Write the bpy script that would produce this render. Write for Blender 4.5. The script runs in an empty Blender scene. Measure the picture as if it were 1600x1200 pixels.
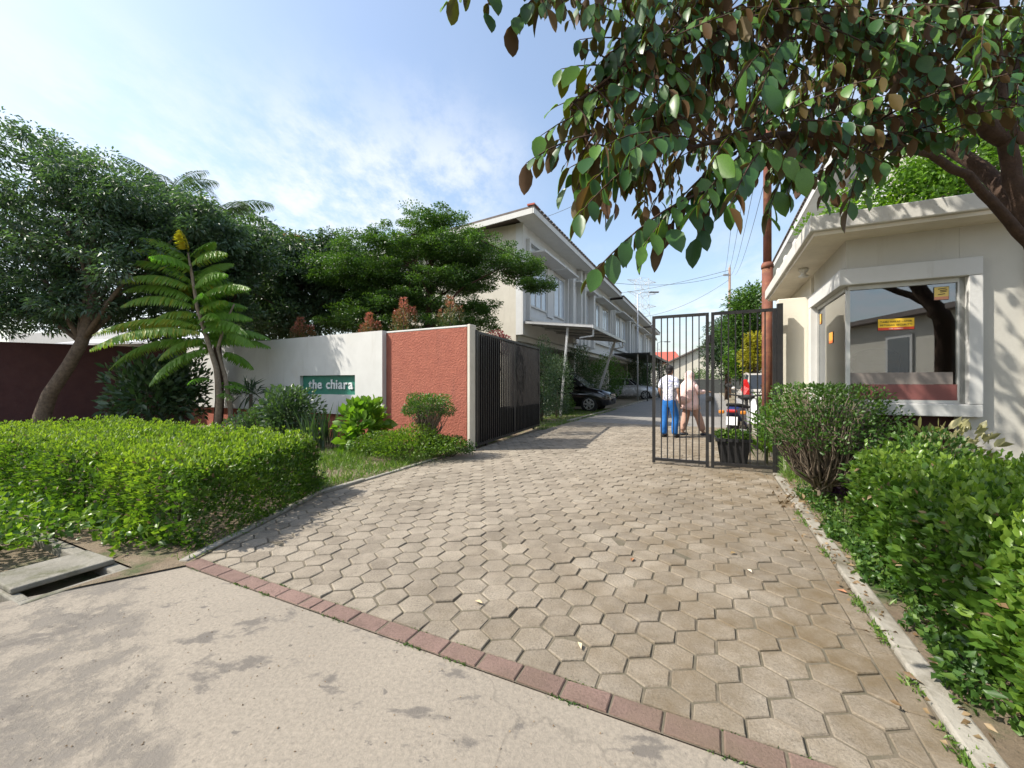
import bpy, bmesh, math, random
import numpy as np
from mathutils import Vector, Matrix

# ------------------------------------------------------------------ camera, sky, sun, exposure
S = bpy.context.scene
C = S.collection
rng = np.random.default_rng(11)
random.seed(11)
R = math.radians
CAM_H, F, CX, CY = 1.3, 640.0, 800.0, 598.0

cam_d = bpy.data.cameras.new('camera')
cam = bpy.data.objects.new('camera', cam_d)
C.objects.link(cam)
cam.location = (0, 0, CAM_H)
cam.rotation_euler = (R(90), 0, 0)
cam_d.sensor_width = 36
cam_d.lens = F / 1600 * 36
cam_d.shift_y = -2 / 1600
cam_d.clip_start = 0.05
cam_d.clip_end = 3000
S.camera = cam

SUN_EL = R(47)
LIGHT = Vector((math.cos(SUN_EL), 0.13 * math.cos(SUN_EL), -math.sin(SUN_EL))).normalized()
world = bpy.data.worlds.new('World')
S.world = world
world.use_nodes = True
wn, wl = world.node_tree.nodes, world.node_tree.links
wn.clear()
wo = wn.new('ShaderNodeOutputWorld')
bg = wn.new('ShaderNodeBackground')
bg.inputs['Strength'].default_value = 0.115
sky = wn.new('ShaderNodeTexSky')
sky.sky_type = 'NISHITA'
sky.sun_disc = False
sky.sun_elevation = SUN_EL
sky.sun_rotation = math.atan2(-LIGHT.x, -LIGHT.y)
sky.air_density = 1.3
sky.dust_density = 2.2
sky.ozone_density = 2.2
# thin broken cloud: noise over the sky direction projected on a flat layer
tc = wn.new('ShaderNodeTexCoord')
sep = wn.new('ShaderNodeSeparateXYZ')
wl.new(tc.outputs['Generated'], sep.inputs[0])
mx = wn.new('ShaderNodeMath'); mx.operation = 'MAXIMUM'; mx.inputs[1].default_value = 0.0
wl.new(sep.outputs['Z'], mx.inputs[0])
ad = wn.new('ShaderNodeMath'); ad.operation = 'ADD'; ad.inputs[1].default_value = 0.16
wl.new(mx.outputs[0], ad.inputs[0])
dv = wn.new('ShaderNodeVectorMath'); dv.operation = 'DIVIDE'
cmb = wn.new('ShaderNodeCombineXYZ')
for i in range(3): wl.new(ad.outputs[0], cmb.inputs[i])
wl.new(tc.outputs['Generated'], dv.inputs[0]); wl.new(cmb.outputs[0], dv.inputs[1])
def wnoise(scale, detail, rough, loc, sc=(1, 1, 1)):
    mp = wn.new('ShaderNodeMapping'); mp.inputs['Location'].default_value = loc; mp.inputs['Scale'].default_value = sc
    wl.new(dv.outputs[0], mp.inputs[0])
    n = wn.new('ShaderNodeTexNoise'); n.inputs['Scale'].default_value = scale
    n.inputs['Detail'].default_value = detail; n.inputs['Roughness'].default_value = rough
    wl.new(mp.outputs[0], n.inputs['Vector'])
    return n.outputs['Fac']
def wramp(f, a, b, hi=1.0):
    r = wn.new('ShaderNodeMapRange'); r.inputs['From Min'].default_value = a; r.inputs['From Max'].default_value = b
    r.inputs['To Max'].default_value = hi; r.interpolation_type = 'SMOOTHSTEP'
    wl.new(f, r.inputs['Value'])
    return r.outputs[0]
big = wramp(wnoise(0.55, 3, .5, (2.3, .61, .9)), .34, .62)
fine = wramp(wnoise(6.0, 9, .66, (1, 2, 0), (1, .6, 1)), .32, .66)
mul = wn.new('ShaderNodeMath'); mul.operation = 'MULTIPLY'; wl.new(big, mul.inputs[0]); wl.new(fine, mul.inputs[1])
veil = wn.new('ShaderNodeMath'); veil.operation = 'MULTIPLY_ADD'
wl.new(mul.outputs[0], veil.inputs[0]); veil.inputs[1].default_value = 0.8; veil.inputs[2].default_value = 0.10
cmix = wn.new('ShaderNodeMix'); cmix.data_type = 'RGBA'
wl.new(veil.outputs[0], cmix.inputs['Factor'])
wl.new(sky.outputs[0], cmix.inputs['A'])
cmix.inputs['B'].default_value = (4.3, 4.5, 4.8, 1)
wl.new(cmix.outputs['Result'], bg.inputs['Color'])
wl.new(bg.outputs[0], wo.inputs[0])

sun_d = bpy.data.lights.new('sun', 'SUN')
sun_d.energy = 3.5
sun_d.angle = R(0.55)
sun_d.color = (1.0, 0.935, 0.835)
sun = bpy.data.objects.new('sun', sun_d)
C.objects.link(sun)
sun.location = (-30, 0, 40)
sun.rotation_euler = (-LIGHT).to_track_quat('Z', 'Y').to_euler()

S.render.engine = 'CYCLES'
S.view_settings.view_transform = 'Standard'
S.view_settings.look = 'None'
S.view_settings.gamma = 1
S.view_settings.exposure = 1.1
cy = S.cycles
cy.max_bounces = 6; cy.diffuse_bounces = 3; cy.glossy_bounces = 3; cy.transmission_bounces = 4
cy.transparent_max_bounces = 6; cy.caustics_reflective = False; cy.caustics_refractive = False
cy.use_denoising = True
cy.sample_clamp_indirect = 6

# ------------------------------------------------------------------ frame of the place: u runs into the estate, v across the drive
A = R(25.8)
SA, CA = math.sin(A), math.cos(A)
def W(v, u, z=0.0): return Vector((u * SA + v * CA, u * CA - v * SA, z))
def at(px, py, Y): return Vector(((px - CX) / F * Y, Y, CAM_H - (py - CY) / F * Y))
def gnd(px, py, z=0.0):
    Y = F * (CAM_H - z) / (py - CY)
    return Vector(((px - CX) / F * Y, Y, z))
def proj(p): return (CX + F * p[0] / p[1], CY - F * (p[2] - CAM_H) / p[1])

# ------------------------------------------------------------------ helpers: objects
def tag(o, label=None, cat=None, group=None, kind=None):
    if label: o['label'] = label
    if cat: o['category'] = cat
    if group: o['group'] = group
    if kind: o['kind'] = kind
    return o
def thing(name, label, cat, loc=(0, 0, 0), rz=0.0, group=None):
    o = bpy.data.objects.new(name, None)
    o.empty_display_size = 0.1
    C.objects.link(o)
    o.location = loc
    o.rotation_euler = (0, 0, rz)
    return tag(o, label, cat, group)
def link(name, me, parent=None):
    o = bpy.data.objects.new(name, me)
    C.objects.link(o)
    o.parent = parent
    return o
def copy_tree(o, parent=None):
    c = o.copy(); C.objects.link(c); c.parent = parent
    for ch in list(o.children): copy_tree(ch, c)
    return c

class MB:
    def __init__(s): s.v, s.f, s.m = [], [], []
    def add(s, vs, fs, m=0):
        n = len(s.v); s.v += [tuple(p) for p in vs]
        for f in fs: s.f.append(tuple(i + n for i in f)); s.m.append(m)
        return s
    def box(s, x0, x1, y0, y1, z0, z1, m=0):
        return s.add([(x0,y0,z0),(x1,y0,z0),(x1,y1,z0),(x0,y1,z0),(x0,y0,z1),(x1,y0,z1),(x1,y1,z1),(x0,y1,z1)],
                     [(0,3,2,1),(4,5,6,7),(0,1,5,4),(1,2,6,5),(2,3,7,6),(3,0,4,7)], m)
    def bar(s, a, b, w, h=None, m=0, up=(0,0,1)):
        a, b = Vector(a), Vector(b); h = h or w
        d = (b - a).normalized(); u = Vector(up)
        if abs(d.dot(u)) > .98: u = Vector((0, 1, 0))
        x = d.cross(u).normalized() * w / 2; y = x.cross(d).normalized() * h / 2
        return s.add([a-x-y,a+x-y,a+x+y,a-x+y,b-x-y,b+x-y,b+x+y,b-x+y],
                     [(0,3,2,1),(4,5,6,7),(0,1,5,4),(1,2,6,5),(2,3,7,6),(3,0,4,7)], m)
    def prism(s, pts, z0, z1, m=0):
        n = len(pts)
        return s.add([(p[0],p[1],z0) for p in pts] + [(p[0],p[1],z1) for p in pts],
                     [tuple(range(n))[::-1], tuple(range(n, 2*n))] + [(i,(i+1)%n,n+(i+1)%n,n+i) for i in range(n)], m)
    def tube(s, pts, rad, n=7, m=0):
        pts = [Vector(p) for p in pts]; k = len(pts)
        rad = [rad]*k if not hasattr(rad, '__len__') else rad
        vs, fs = [], []
        ref = Vector((0.3, 0.9, 0.2)).normalized()
        for i, p in enumerate(pts):
            d = (pts[min(i+1,k-1)] - pts[max(i-1,0)])
            d = d.normalized() if d.length > 1e-9 else Vector((0,0,1))
            x = d.cross(ref)
            if x.length < .15: x = d.cross(Vector((1, 0, 0)))
            x.normalize(); y = d.cross(x)
            for j in range(n):
                t = 2*math.pi*j/n
                vs.append(p + (x*math.cos(t) + y*math.sin(t))*rad[i])
        for i in range(k-1):
            for j in range(n):
                a, b = i*n+j, i*n+(j+1)%n
                fs.append((a, b, b+n, a+n))
        fs.append(tuple(range(n))[::-1]); fs.append(tuple(range((k-1)*n, k*n)))
        return s.add(vs, fs, m)
    def lathe(s, prof, c=(0,0,0), n=16, m=0):
        vs, fs = [], []
        for r, z in prof:
            for j in range(n):
                t = 2*math.pi*j/n; vs.append((c[0]+r*math.cos(t), c[1]+r*math.sin(t), c[2]+z))
        for i in range(len(prof)-1):
            for j in range(n):
                a, b = i*n+j, i*n+(j+1)%n
                fs.append((a, b, b+n, a+n))
        fs.append(tuple(range(n))[::-1]); fs.append(tuple(range((len(prof)-1)*n, len(prof)*n)))
        return s.add(vs, fs, m)
    def ball(s, c, r, n=10, k=7, m=0):
        rx, ry, rz = r if hasattr(r, '__len__') else (r, r, r)
        vs, fs = [], []
        for i in range(k+1):
            p = math.pi*i/k
            for j in range(n):
                t = 2*math.pi*j/n
                vs.append((c[0]+rx*math.sin(p)*math.cos(t), c[1]+ry*math.sin(p)*math.sin(t), c[2]-rz*math.cos(p)))
        for i in range(k):
            for j in range(n):
                a, b = i*n+j, i*n+(j+1)%n
                fs.append((a, b, b+n, a+n))
        return s.add(vs, fs, m)
    def mesh(s, name, mats, smooth=False):
        me = bpy.data.meshes.new(name)
        me.from_pydata(s.v, [], s.f)
        for m in (mats if isinstance(mats, (list, tuple)) else [mats]): me.materials.append(m)
        me.polygons.foreach_set('material_index', s.m)
        bm = bmesh.new(); bm.from_mesh(me)
        bmesh.ops.recalc_face_normals(bm, faces=bm.faces)
        bm.to_mesh(me); bm.free()
        if smooth: me.polygons.foreach_set('use_smooth', [True]*len(me.polygons))
        me.update()
        return me
    def build(s, name, mats, parent=None, smooth=False, bevel=0.0):
        o = link(name, s.mesh(name, mats, smooth), parent)
        if bevel:
            b = o.modifiers.new('bevel', 'BEVEL'); b.width = bevel; b.segments = 2; b.limit_method = 'ANGLE'; b.angle_limit = R(40)
        return o

def np_mesh(name, V, Fc, mat, tone=None, smooth=False):
    """fast mesh: V (n,3), Fc (m,k)"""
    me = bpy.data.meshes.new(name)
    V = np.ascontiguousarray(V, np.float32); Fc = np.ascontiguousarray(Fc, np.int32)
    m, k = Fc.shape
    me.vertices.add(len(V)); me.vertices.foreach_set('co', V.ravel())
    me.loops.add(m*k); me.loops.foreach_set('vertex_index', Fc.ravel())
    me.polygons.add(m); me.polygons.foreach_set('loop_start', np.arange(0, m*k, k, dtype=np.int32))
    for mm in (mat if isinstance(mat, (list, tuple)) else [mat]): me.materials.append(mm)
    if tone is not None:
        a = me.attributes.new('tone', 'FLOAT', 'POINT'); a.data.foreach_set('value', np.ascontiguousarray(tone, np.float32))
    me.update(calc_edges=True)
    if smooth: me.polygons.foreach_set('use_smooth', [True]*m)
    return me

def unit(a): return a / np.maximum(np.linalg.norm(a, axis=1, keepdims=True), 1e-9)
def rdir(n): return unit(rng.normal(size=(n, 3)))
def lump(P, s, seed=0.0):
    x, y, z = P[:,0]*s+seed, P[:,1]*s-seed*1.7, P[:,2]*s+seed*.6
    return (np.sin(x*1.9+np.sin(y*1.3)*1.4) + np.sin(y*2.3+np.sin(z*1.7+1)*1.3) + np.sin(z*2.1+np.sin(x*1.1+2)*1.5)) / 3

def leaf_arrays(P, D, L, Wd, tone, N=None, fold=.18, droop=.12, simple=False, full=False):
    """one folded leaf of four triangles at each point"""
    n = len(P)
    D = unit(D)
    if N is None: N = rdir(n) + np.array([0, 0, .7])
    Sd = unit(np.cross(D, N)); Nn = np.cross(Sd, D)
    L = np.broadcast_to(np.asarray(L, float), (n,))[:, None]; Wd = np.broadcast_to(np.asarray(Wd, float), (n,))[:, None]
    mid = P + D*L*.45 - Nn*Wd*fold*.5
    l = P + D*L*.42 + Sd*Wd*.5 + Nn*Wd*fold
    r = P + D*L*.42 - Sd*Wd*.5 + Nn*Wd*fold
    tip = P + D*L - np.array([0, 0, 1.0])*L*droop
    if full:
        up = np.array([0, 0, 1.0])
        def q(f, w, s, d): return P + D*L*f + Sd*Wd*.5*w*s + Nn*Wd*fold*(w*abs(s)-.4) - up*L*droop*f*f
        V = np.stack([P, q(.22, .75, 1, 0), q(.22, .75, 0, 0), q(.22, .75, -1, 0), q(.6, .92, 1, 0), q(.6, .92, 0, 0), q(.6, .92, -1, 0), tip], 1).reshape(-1, 3)
        b = (np.arange(n)*8)[:, None]
        T = [(0,2,1),(0,3,2),(1,2,5),(1,5,4),(2,3,6),(2,6,5),(4,5,7),(5,6,7)]
        return V, np.concatenate([b+np.array([t_]) for t_ in T], 0), np.repeat(tone, 8)
    if simple:
        V = np.stack([P, l, tip, r], 1).reshape(-1, 3); b = (np.arange(n)*4)[:, None]
        return V, np.concatenate([b+np.array([[0,2,1]]), b+np.array([[0,3,2]])], 0), np.repeat(tone, 4)
    V = np.stack([P, l, mid, r, tip], 1).reshape(-1, 3)
    b = (np.arange(n)*5)[:, None]
    Fc = np.concatenate([b+np.array([[0,2,1]]), b+np.array([[0,3,2]]), b+np.array([[1,2,4]]), b+np.array([[2,3,4]])], 0)
    return V, Fc, np.repeat(tone, 5)
def leaves(name, P, D, L, Wd, mat, parent=None, tone=None, **k):
    if tone is None: tone = rng.random(len(P))
    V, Fc, t = leaf_arrays(P, D, L, Wd, tone, **k)
    return link(name, np_mesh(name, V, Fc, mat, t), parent)
def clip_poly(poly, a, b, c):
    """keep a*x+b*y+c>=0"""
    out = []
    for i in range(len(poly)):
        p, q = poly[i], poly[(i+1) % len(poly)]
        dp, dq = a*p[0]+b*p[1]+c, a*q[0]+b*q[1]+c
        if dp >= 0: out.append(p)
        if (dp >= 0) != (dq >= 0):
            t = dp/(dp-dq); out.append((p[0]+(q[0]-p[0])*t, p[1]+(q[1]-p[1])*t))
    return out

# ------------------------------------------------------------------ helpers: materials
MATS = {}
def newmat(name):
    m = bpy.data.materials.new(name); m.use_nodes = True
    n, l = m.node_tree.nodes, m.node_tree.links
    return m, n, l, n['Principled BSDF']
def noise(n, l, scale, detail=6, rough=.6, vec=None, dist=0.0):
    t = n.new('ShaderNodeTexNoise'); t.inputs['Scale'].default_value = scale; t.inputs['Detail'].default_value = detail
    t.inputs['Roughness'].default_value = rough; t.inputs['Distortion'].default_value = dist
    if vec is not None: l.new(vec, t.inputs['Vector'])
    return t.outputs['Fac']
def maprange(n, l, f, a, b, lo=0.0, hi=1.0):
    r = n.new('ShaderNodeMapRange'); r.inputs['From Min'].default_value = a; r.inputs['From Max'].default_value = b
    r.inputs['To Min'].default_value = lo; r.inputs['To Max'].default_value = hi
    l.new(f, r.inputs['Value']); return r.outputs[0]
def mixc(n, l, fac, a, b, mode='MIX'):
    x = n.new('ShaderNodeMix'); x.data_type = 'RGBA'; x.blend_type = mode
    for sock, val in (('Factor', fac), ('A', a), ('B', b)):
        if isinstance(val, (tuple, list)): x.inputs[sock].default_value = (*val[:3], 1)
        elif isinstance(val, (int, float)): x.inputs[sock].default_value = val
        else: l.new(val, x.inputs[sock])
    return x.outputs['Result']
def bump(n, l, b, h, strength, dist=.02):
    t = n.new('ShaderNodeBump'); t.inputs['Strength'].default_value = strength; t.inputs['Distance'].default_value = dist
    l.new(h, t.inputs['Height']); l.new(t.outputs[0], b.inputs['Normal'])
def coord(n, kind='Object'): return n.new('ShaderNodeTexCoord').outputs[kind]
def worldpos(n): return n.new('ShaderNodeNewGeometry').outputs['Position']
def mat(name, c, c2=None, scale=6.0, rough=.75, bmp=0.0, bscale=60.0, metal=0.0, spec=.4, dirt=None, dscale=1.3, dlo=.52, dhi=.75, bdist=.02, streak=None):
    if name in MATS: return MATS[name]
    m, n, l, b = newmat(name)
    vec = coord(n)
    col = (*c, 1)
    if c2 is None: c2 = tuple(x*.82 for x in c)
    f = maprange(n, l, noise(n, l, scale, 7, .62, vec), .35, .68)
    col = mixc(n, l, f, c, c2)
    if dirt:
        d = maprange(n, l, noise(n, l, dscale, 8, .7, vec, .4), dlo, dhi)
        col = mixc(n, l, d, col, dirt)
    if streak:
        mp = n.new('ShaderNodeMapping'); mp.inputs['Scale'].default_value = (1, 1, .09); l.new(vec, mp.inputs[0])
        sk = maprange(n, l, noise(n, l, 7, 7, .7, mp.outputs[0]), .56, .78, 0, .6)
        col = mixc(n, l, sk, col, streak)
    l.new(col, b.inputs['Base Color'])
    rr = maprange(n, l, noise(n, l, scale*2.3, 4, .6, vec), .3, .7, max(rough-.1, .03), min(rough+.1, 1))
    l.new(rr, b.inputs['Roughness'])
    b.inputs['Metallic'].default_value = metal
    b.inputs['Specular IOR Level'].default_value = spec
    if bmp: bump(n, l, b, noise(n, l, bscale, 6, .65, vec), bmp, bdist)
    MATS[name] = m
    return m
def leafmat(name, cols, trans=.35, tcol=None, rough=.42, spec=.4):
    """colour runs with each leaf's own tone"""
    m, n, l, b = newmat(name)
    at_ = n.new('ShaderNodeAttribute'); at_.attribute_name = 'tone'
    r = n.new('ShaderNodeValToRGB'); e = r.color_ramp.elements
    e[0].position = 0.0; e[0].color = (*cols[0], 1); e[1].position = 1.0; e[1].color = (*cols[-1], 1)
    for i, c in enumerate(cols[1:-1]):
        x = e.new((i+1)/(len(cols)-1)); x.color = (*c, 1)
    l.new(at_.outputs['Fac'], r.inputs[0])
    l.new(r.outputs[0], b.inputs['Base Color'])
    b.inputs['Roughness'].default_value = rough; b.inputs['Specular IOR Level'].default_value = spec
    t = n.new('ShaderNodeBsdfTranslucent')
    tc_ = mixc(n, l, 1.0, r.outputs[0], tcol or (1.5, 1.6, .55), 'MULTIPLY')
    l.new(tc_, t.inputs[0])
    x = n.new('ShaderNodeMixShader'); x.inputs[0].default_value = trans
    l.new(b.outputs[0], x.inputs[1]); l.new(t.outputs[0], x.inputs[2])
    l.new(x.outputs[0], n['Material Output'].inputs[0])
    return m
def glassmat(name, tint=(.8, .85, .85), refl=.12, ior=1.5):
    m, n, l, b = newmat(name)
    n.remove(b)
    fr = n.new('ShaderNodeFresnel'); fr.inputs[0].default_value = ior
    ad_ = n.new('ShaderNodeMath'); ad_.operation = 'ADD'; ad_.inputs[1].default_value = refl; ad_.use_clamp = True
    l.new(fr.outputs[0], ad_.inputs[0])
    tr = n.new('ShaderNodeBsdfTransparent'); tr.inputs[0].default_value = (*tint, 1)
    gl = n.new('ShaderNodeBsdfGlossy'); gl.inputs['Roughness'].default_value = .01; gl.inputs[0].default_value = (.95, .97, 1, 1)
    x = n.new('ShaderNodeMixShader')
    l.new(ad_.outputs[0], x.inputs[0]); l.new(tr.outputs[0], x.inputs[1]); l.new(gl.outputs[0], x.inputs[2])
    l.new(x.outputs[0], n['Material Output'].inputs[0])
    return m

# ------------------------------------------------------------------ materials of the place
white_paint = mat('white_paint', (.575, .575, .555), (.53, .53, .51), 3, .7, .08, 40, streak=(.40, .385, .34), dirt=(.52, .50, .45), dscale=1.1, dlo=.58, dhi=.82)
cream_paint = mat('cream_paint', (.60, .57, .49), (.54, .51, .435), 2.2, .8, .12, 50, streak=(.36, .33, .27), dirt=(.42, .39, .32), dscale=.9, dlo=.6, dhi=.85)
grey_paint = mat('grey_paint', (.62, .63, .625), (.56, .57, .565), 2.5, .8, .1, 50)
red_render = mat('red_render', (.36, .125, .085), (.30, .10, .07), 5, .88, .9, 26, spec=.25, streak=(.20, .085, .062), dirt=(.27, .10, .075), dscale=2.0, dlo=.55, dhi=.8, bdist=.03)
maroon_paint = mat('maroon_paint', (.075, .034, .033), (.06, .027, .028), 3, .85, .3, 30, spec=.25)
black_metal = mat('black_metal', (.012, .012, .013), (.022, .02, .019), 9, .42, .1, 80, spec=.5, dirt=(.06, .045, .035), dscale=6, dlo=.66, dhi=.8)
concrete = mat('concrete', (.33, .31, .265), (.25, .23, .19), 4, .9, .45, 45, dirt=(.13, .115, .08), dscale=2.4, dlo=.46, dhi=.66)
roof_tile = mat('roof_tile', (.17, .14, .125), (.11, .095, .09), 5, .85, .3, 20)
roof_red = mat('roof_red', (.42, .10, .07), (.33, .08, .055), 5, .8)
steel_light = mat('steel_light', (.55, .56, .57), (.45, .46, .47), 8, .45, metal=.5)
rust_steel = mat('rust_steel', (.20, .068, .04), (.115, .045, .032), 5, .8, .3, 40, dirt=(.32, .16, .07), dscale=3, dlo=.5, dhi=.75)
dark_interior = mat('dark_interior', (.05, .05, .052), (.035, .035, .04), 2, .8)
bark = mat('bark', (.16, .125, .095), (.09, .07, .055), 14, .95, .8, 22, spec=.15)
bark_dark = mat('bark_dark', (.085, .055, .04), (.05, .034, .027), 16, .95, .9, 26, spec=.15)
bark_pale = mat('bark_pale', (.27, .22, .165), (.17, .135, .10), 14, .95, .8, 24, spec=.15)
glass_dark = mat('window_glass', (.10, .125, .15), (.08, .10, .13), 1, .08, spec=.9)
curtain_glass = mat('curtained_glass', (.50, .55, .60), (.38, .43, .50), 4, .12, spec=.8)

def road_material():
    m, n, l, b = newmat('worn_concrete')
    p = worldpos(n)
    c = mixc(n, l, maprange(n, l, noise(n, l, 1.1, 8, .6, p), .3, .7), (.305, .268, .215), (.25, .22, .178))
    c = mixc(n, l, maprange(n, l, noise(n, l, 55, 4, .7, p), .40, .72, 0, .75), c, (.175, .155, .127))
    # damp, dirty blotches with edges of their own
    mp = n.new('ShaderNodeMapping'); mp.inputs['Rotation'].default_value = (0, 0, R(28)); mp.inputs['Scale'].default_value = (1, 1.7, 1); mp.inputs['Location'].default_value = (.55, .2, 0)
    l.new(p, mp.inputs[0])
    blot = maprange(n, l, noise(n, l, 2.6, 9, .66, mp.outputs[0], .25), .568, .622)
    small = maprange(n, l, noise(n, l, 8.0, 6, .6, mp.outputs[0], .3), .655, .685)
    mxx = n.new('ShaderNodeMath'); mxx.operation = 'MAXIMUM'; l.new(blot, mxx.inputs[0]); l.new(small, mxx.inputs[1])
    c = mixc(n, l, mxx.outputs[0], c, (.145, .13, .112))
    # older, rougher slab at the left
    sp = n.new('ShaderNodeSeparateXYZ'); l.new(p, sp.inputs[0])
    k = n.new('ShaderNodeMath'); k.operation = 'MULTIPLY_ADD'; l.new(sp.outputs['Y'], k.inputs[0]); k.inputs[1].default_value = .93
    l.new(sp.outputs['X'], k.inputs[2])
    k2 = n.new('ShaderNodeMath'); k2.operation = 'MULTIPLY_ADD'; l.new(noise(n, l, 2.4, 8, .65, p), k2.inputs[0]); k2.inputs[1].default_value = .9; l.new(k.outputs[0], k2.inputs[2])
    old = maprange(n, l, k2.outputs[0], .62, .50)
    rag = maprange(n, l, noise(n, l, 5.2, 10, .74, p, .15), .455, .56)
    mm_ = n.new('ShaderNodeMath'); mm_.operation = 'MULTIPLY'; l.new(old, mm_.inputs[0]); l.new(rag, mm_.inputs[1])
    c = mixc(n, l, mm_.outputs[0], c, (.175, .157, .133))
    fleck = maprange(n, l, noise(n, l, 26, 3, .5, p, .2), .70, .74)
    c = mixc(n, l, fleck, c, (.13, .115, .095))
    vo = n.new('ShaderNodeTexVoronoi'); vo.feature = 'DISTANCE_TO_EDGE'; vo.inputs['Scale'].default_value = .42
    dn = n.new('ShaderNodeTexNoise'); dn.inputs['Scale'].default_value = 2.2; dn.inputs['Detail'].default_value = 8; l.new(p, dn.inputs['Vector'])
    vv_ = n.new('ShaderNodeVectorMath'); vv_.operation = 'MULTIPLY_ADD'; l.new(dn.outputs['Color'], vv_.inputs[0]); vv_.inputs[1].default_value = (.5, .5, 0); l.new(p, vv_.inputs[2]); l.new(vv_.outputs[0], vo.inputs['Vector'])
    c = mixc(n, l, maprange(n, l, vo.outputs['Distance'], .0, .003, .4, 0), c, (.13, .115, .095))
    # hairline scratches
    mp2 = n.new('ShaderNodeMapping'); mp2.inputs['Rotation'].default_value = (0, 0, R(-20)); mp2.inputs['Scale'].default_value = (3, 14, 1); l.new(p, mp2.inputs[0])
    sc = maprange(n, l, noise(n, l, 3.5, 6, .75, mp2.outputs[0], .6), .66, .70)
    c = mixc(n, l, sc, c, (.215, .19, .155))
    l.new(c, b.inputs['Base Color'])
    b.inputs['Roughness'].default_value = .9; b.inputs['Specular IOR Level'].default_value = .25
    h = n.new('ShaderNodeMath'); h.operation = 'MULTIPLY_ADD'; l.new(mm_.outputs[0], h.inputs[0]); h.inputs[1].default_value = -.5; l.new(noise(n, l, 34, 8, .75, p), h.inputs[2])
    bump(n, l, b, h.outputs[0], .55, .012)
    return m
def paver_material(name, lo, hi, moss):
    m, n, l, b = newmat(name)
    p = worldpos(n)
    a = n.new('ShaderNodeAttribute'); a.attribute_name = 'tone'
    c = mixc(n, l, a.outputs['Fac'], lo, hi)
    c = mixc(n, l, maprange(n, l, noise(n, l, 90, 3, .8, p), .42, .70, 0, .8), c, tuple(x*.5 for x in lo))
    c = mixc(n, l, maprange(n, l, noise(n, l, 5, 7, .7, p), .42, .72, 0, .55), c, tuple(x*1.25 for x in hi))
    sp = n.new('ShaderNodeSeparateXYZ'); l.new(p, sp.inputs[0])
    k = n.new('ShaderNodeMath'); k.operation = 'MULTIPLY'; l.new(sp.outputs['Y'], k.inputs[0]); k.inputs[1].default_value = -SA
    k2 = n.new('ShaderNodeMath'); k2.operation = 'MULTIPLY_ADD'; l.new(sp.outputs['X'], k2.inputs[0]); k2.inputs[1].default_value = CA; l.new(k.outputs[0], k2.inputs[2])
    side = maprange(n, l, k2.outputs[0], -2.0, .3)
    nz = maprange(n, l, noise(n, l, 2.2, 8, .7, p), .35, .65)
    q = n.new('ShaderNodeMath'); q.operation = 'MULTIPLY'; l.new(side, q.inputs[0]); l.new(nz, q.inputs[1])
    c = mixc(n, l, q.outputs[0], c, moss)
    c = mixc(n, l, maprange(n, l, noise(n, l, .75, 9, .65, p, .6), .46, .70, 0, .45), c, tuple(x*.62 for x in lo))
    l.new(c, b.inputs['Base Color'])
    b.inputs['Roughness'].default_value = .92; b.inputs['Specular IOR Level'].default_value = .2
    bump(n, l, b, noise(n, l, 75, 6, .75, p), .7, .012)
    return m
def soil_material():
    m, n, l, b = newmat('soil')
    p = worldpos(n)
    c = mixc(n, l, maprange(n, l, noise(n, l, 3, 8, .7, p), .35, .65), (.17, .125, .08), (.26, .205, .14))
    c = mixc(n, l, maprange(n, l, noise(n, l, 1.6, 8, .7, p), .5, .62), c, (.06, .095, .025))
    l.new(c, b.inputs['Base Color']); b.inputs['Roughness'].default_value = .97
    bump(n, l, b, noise(n, l, 24, 8, .75, p), .9, .04)
    return m
def inner_road_material():
    m, n, l, b = newmat('inner_road_pavers')
    mp = n.new('ShaderNodeMapping'); mp.inputs['Rotation'].default_value = (0, 0, A); l.new(worldpos(n), mp.inputs[0])
    v = n.new('ShaderNodeTexVoronoi'); v.inputs['Scale'].default_value = 5.2; v.inputs['Randomness'].default_value = .12; v.feature = 'DISTANCE_TO_EDGE'
    l.new(mp.outputs[0], v.inputs['Vector'])
    c = mixc(n, l, maprange(n, l, noise(n, l, 1.2, 8, .7, mp.outputs[0]), .3, .7), (.25, .235, .21), (.19, .18, .165))
    c = mixc(n, l, maprange(n, l, v.outputs['Distance'], .0, .06, .6, 0), c, (.07, .065, .055))
    l.new(c, b.inputs['Base Color']); b.inputs['Roughness'].default_value = .9
    bump(n, l, b, noise(n, l, 60, 5, .7, mp.outputs[0]), .4, .01)
    return m
road_m = road_material(); soil_m = soil_material()
paver_m = paver_material('hexagon_paver', (.22, .188, .146), (.33, .288, .228), (.155, .117, .07))
brick_m = paver_material('red_border_paver', (.185, .125, .105), (.245, .165, .138), (.16, .12, .085))
joint_m = mat('joint_dirt', (.155, .13, .095), (.095, .085, .055), 9, .97, .5, 50)

# ------------------------------------------------------------------ the setting: ground, road, driveway
def sheet(name, pts, z, m, kind='structure'):
    mb = MB(); mb.add([(p[0], p[1], z) for p in pts], [tuple(range(len(pts)))])
    o = mb.build(name, m)
    if o.data.polygons[0].normal.z < 0: o.data.flip_normals()
    o['kind'] = kind
    return o
sheet('ground', [(-900, -300), (900, -300), (900, 1500), (-900, 1500)], -.06, soil_m)
sheet('road', [W(-45, .86), W(-3.78, .86), W(-3.36, 1.6), W(40, 1.6), W(40, -9), W(-45, -9)], 0, road_m)
drive = sheet('driveway', [W(-3.4, 1.6), W(-4.1, 3.3), W(-4.2, 6.6), W(-4.25, 13.2), W(.92, 13.2), W(.92, 1.6)], .0055, joint_m)
sheet('inner_road', [W(-4.15, 13.2), W(-4.15, 58), W(1.0, 58), W(1.0, 13.2)], .004, inner_road_material())

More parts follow.
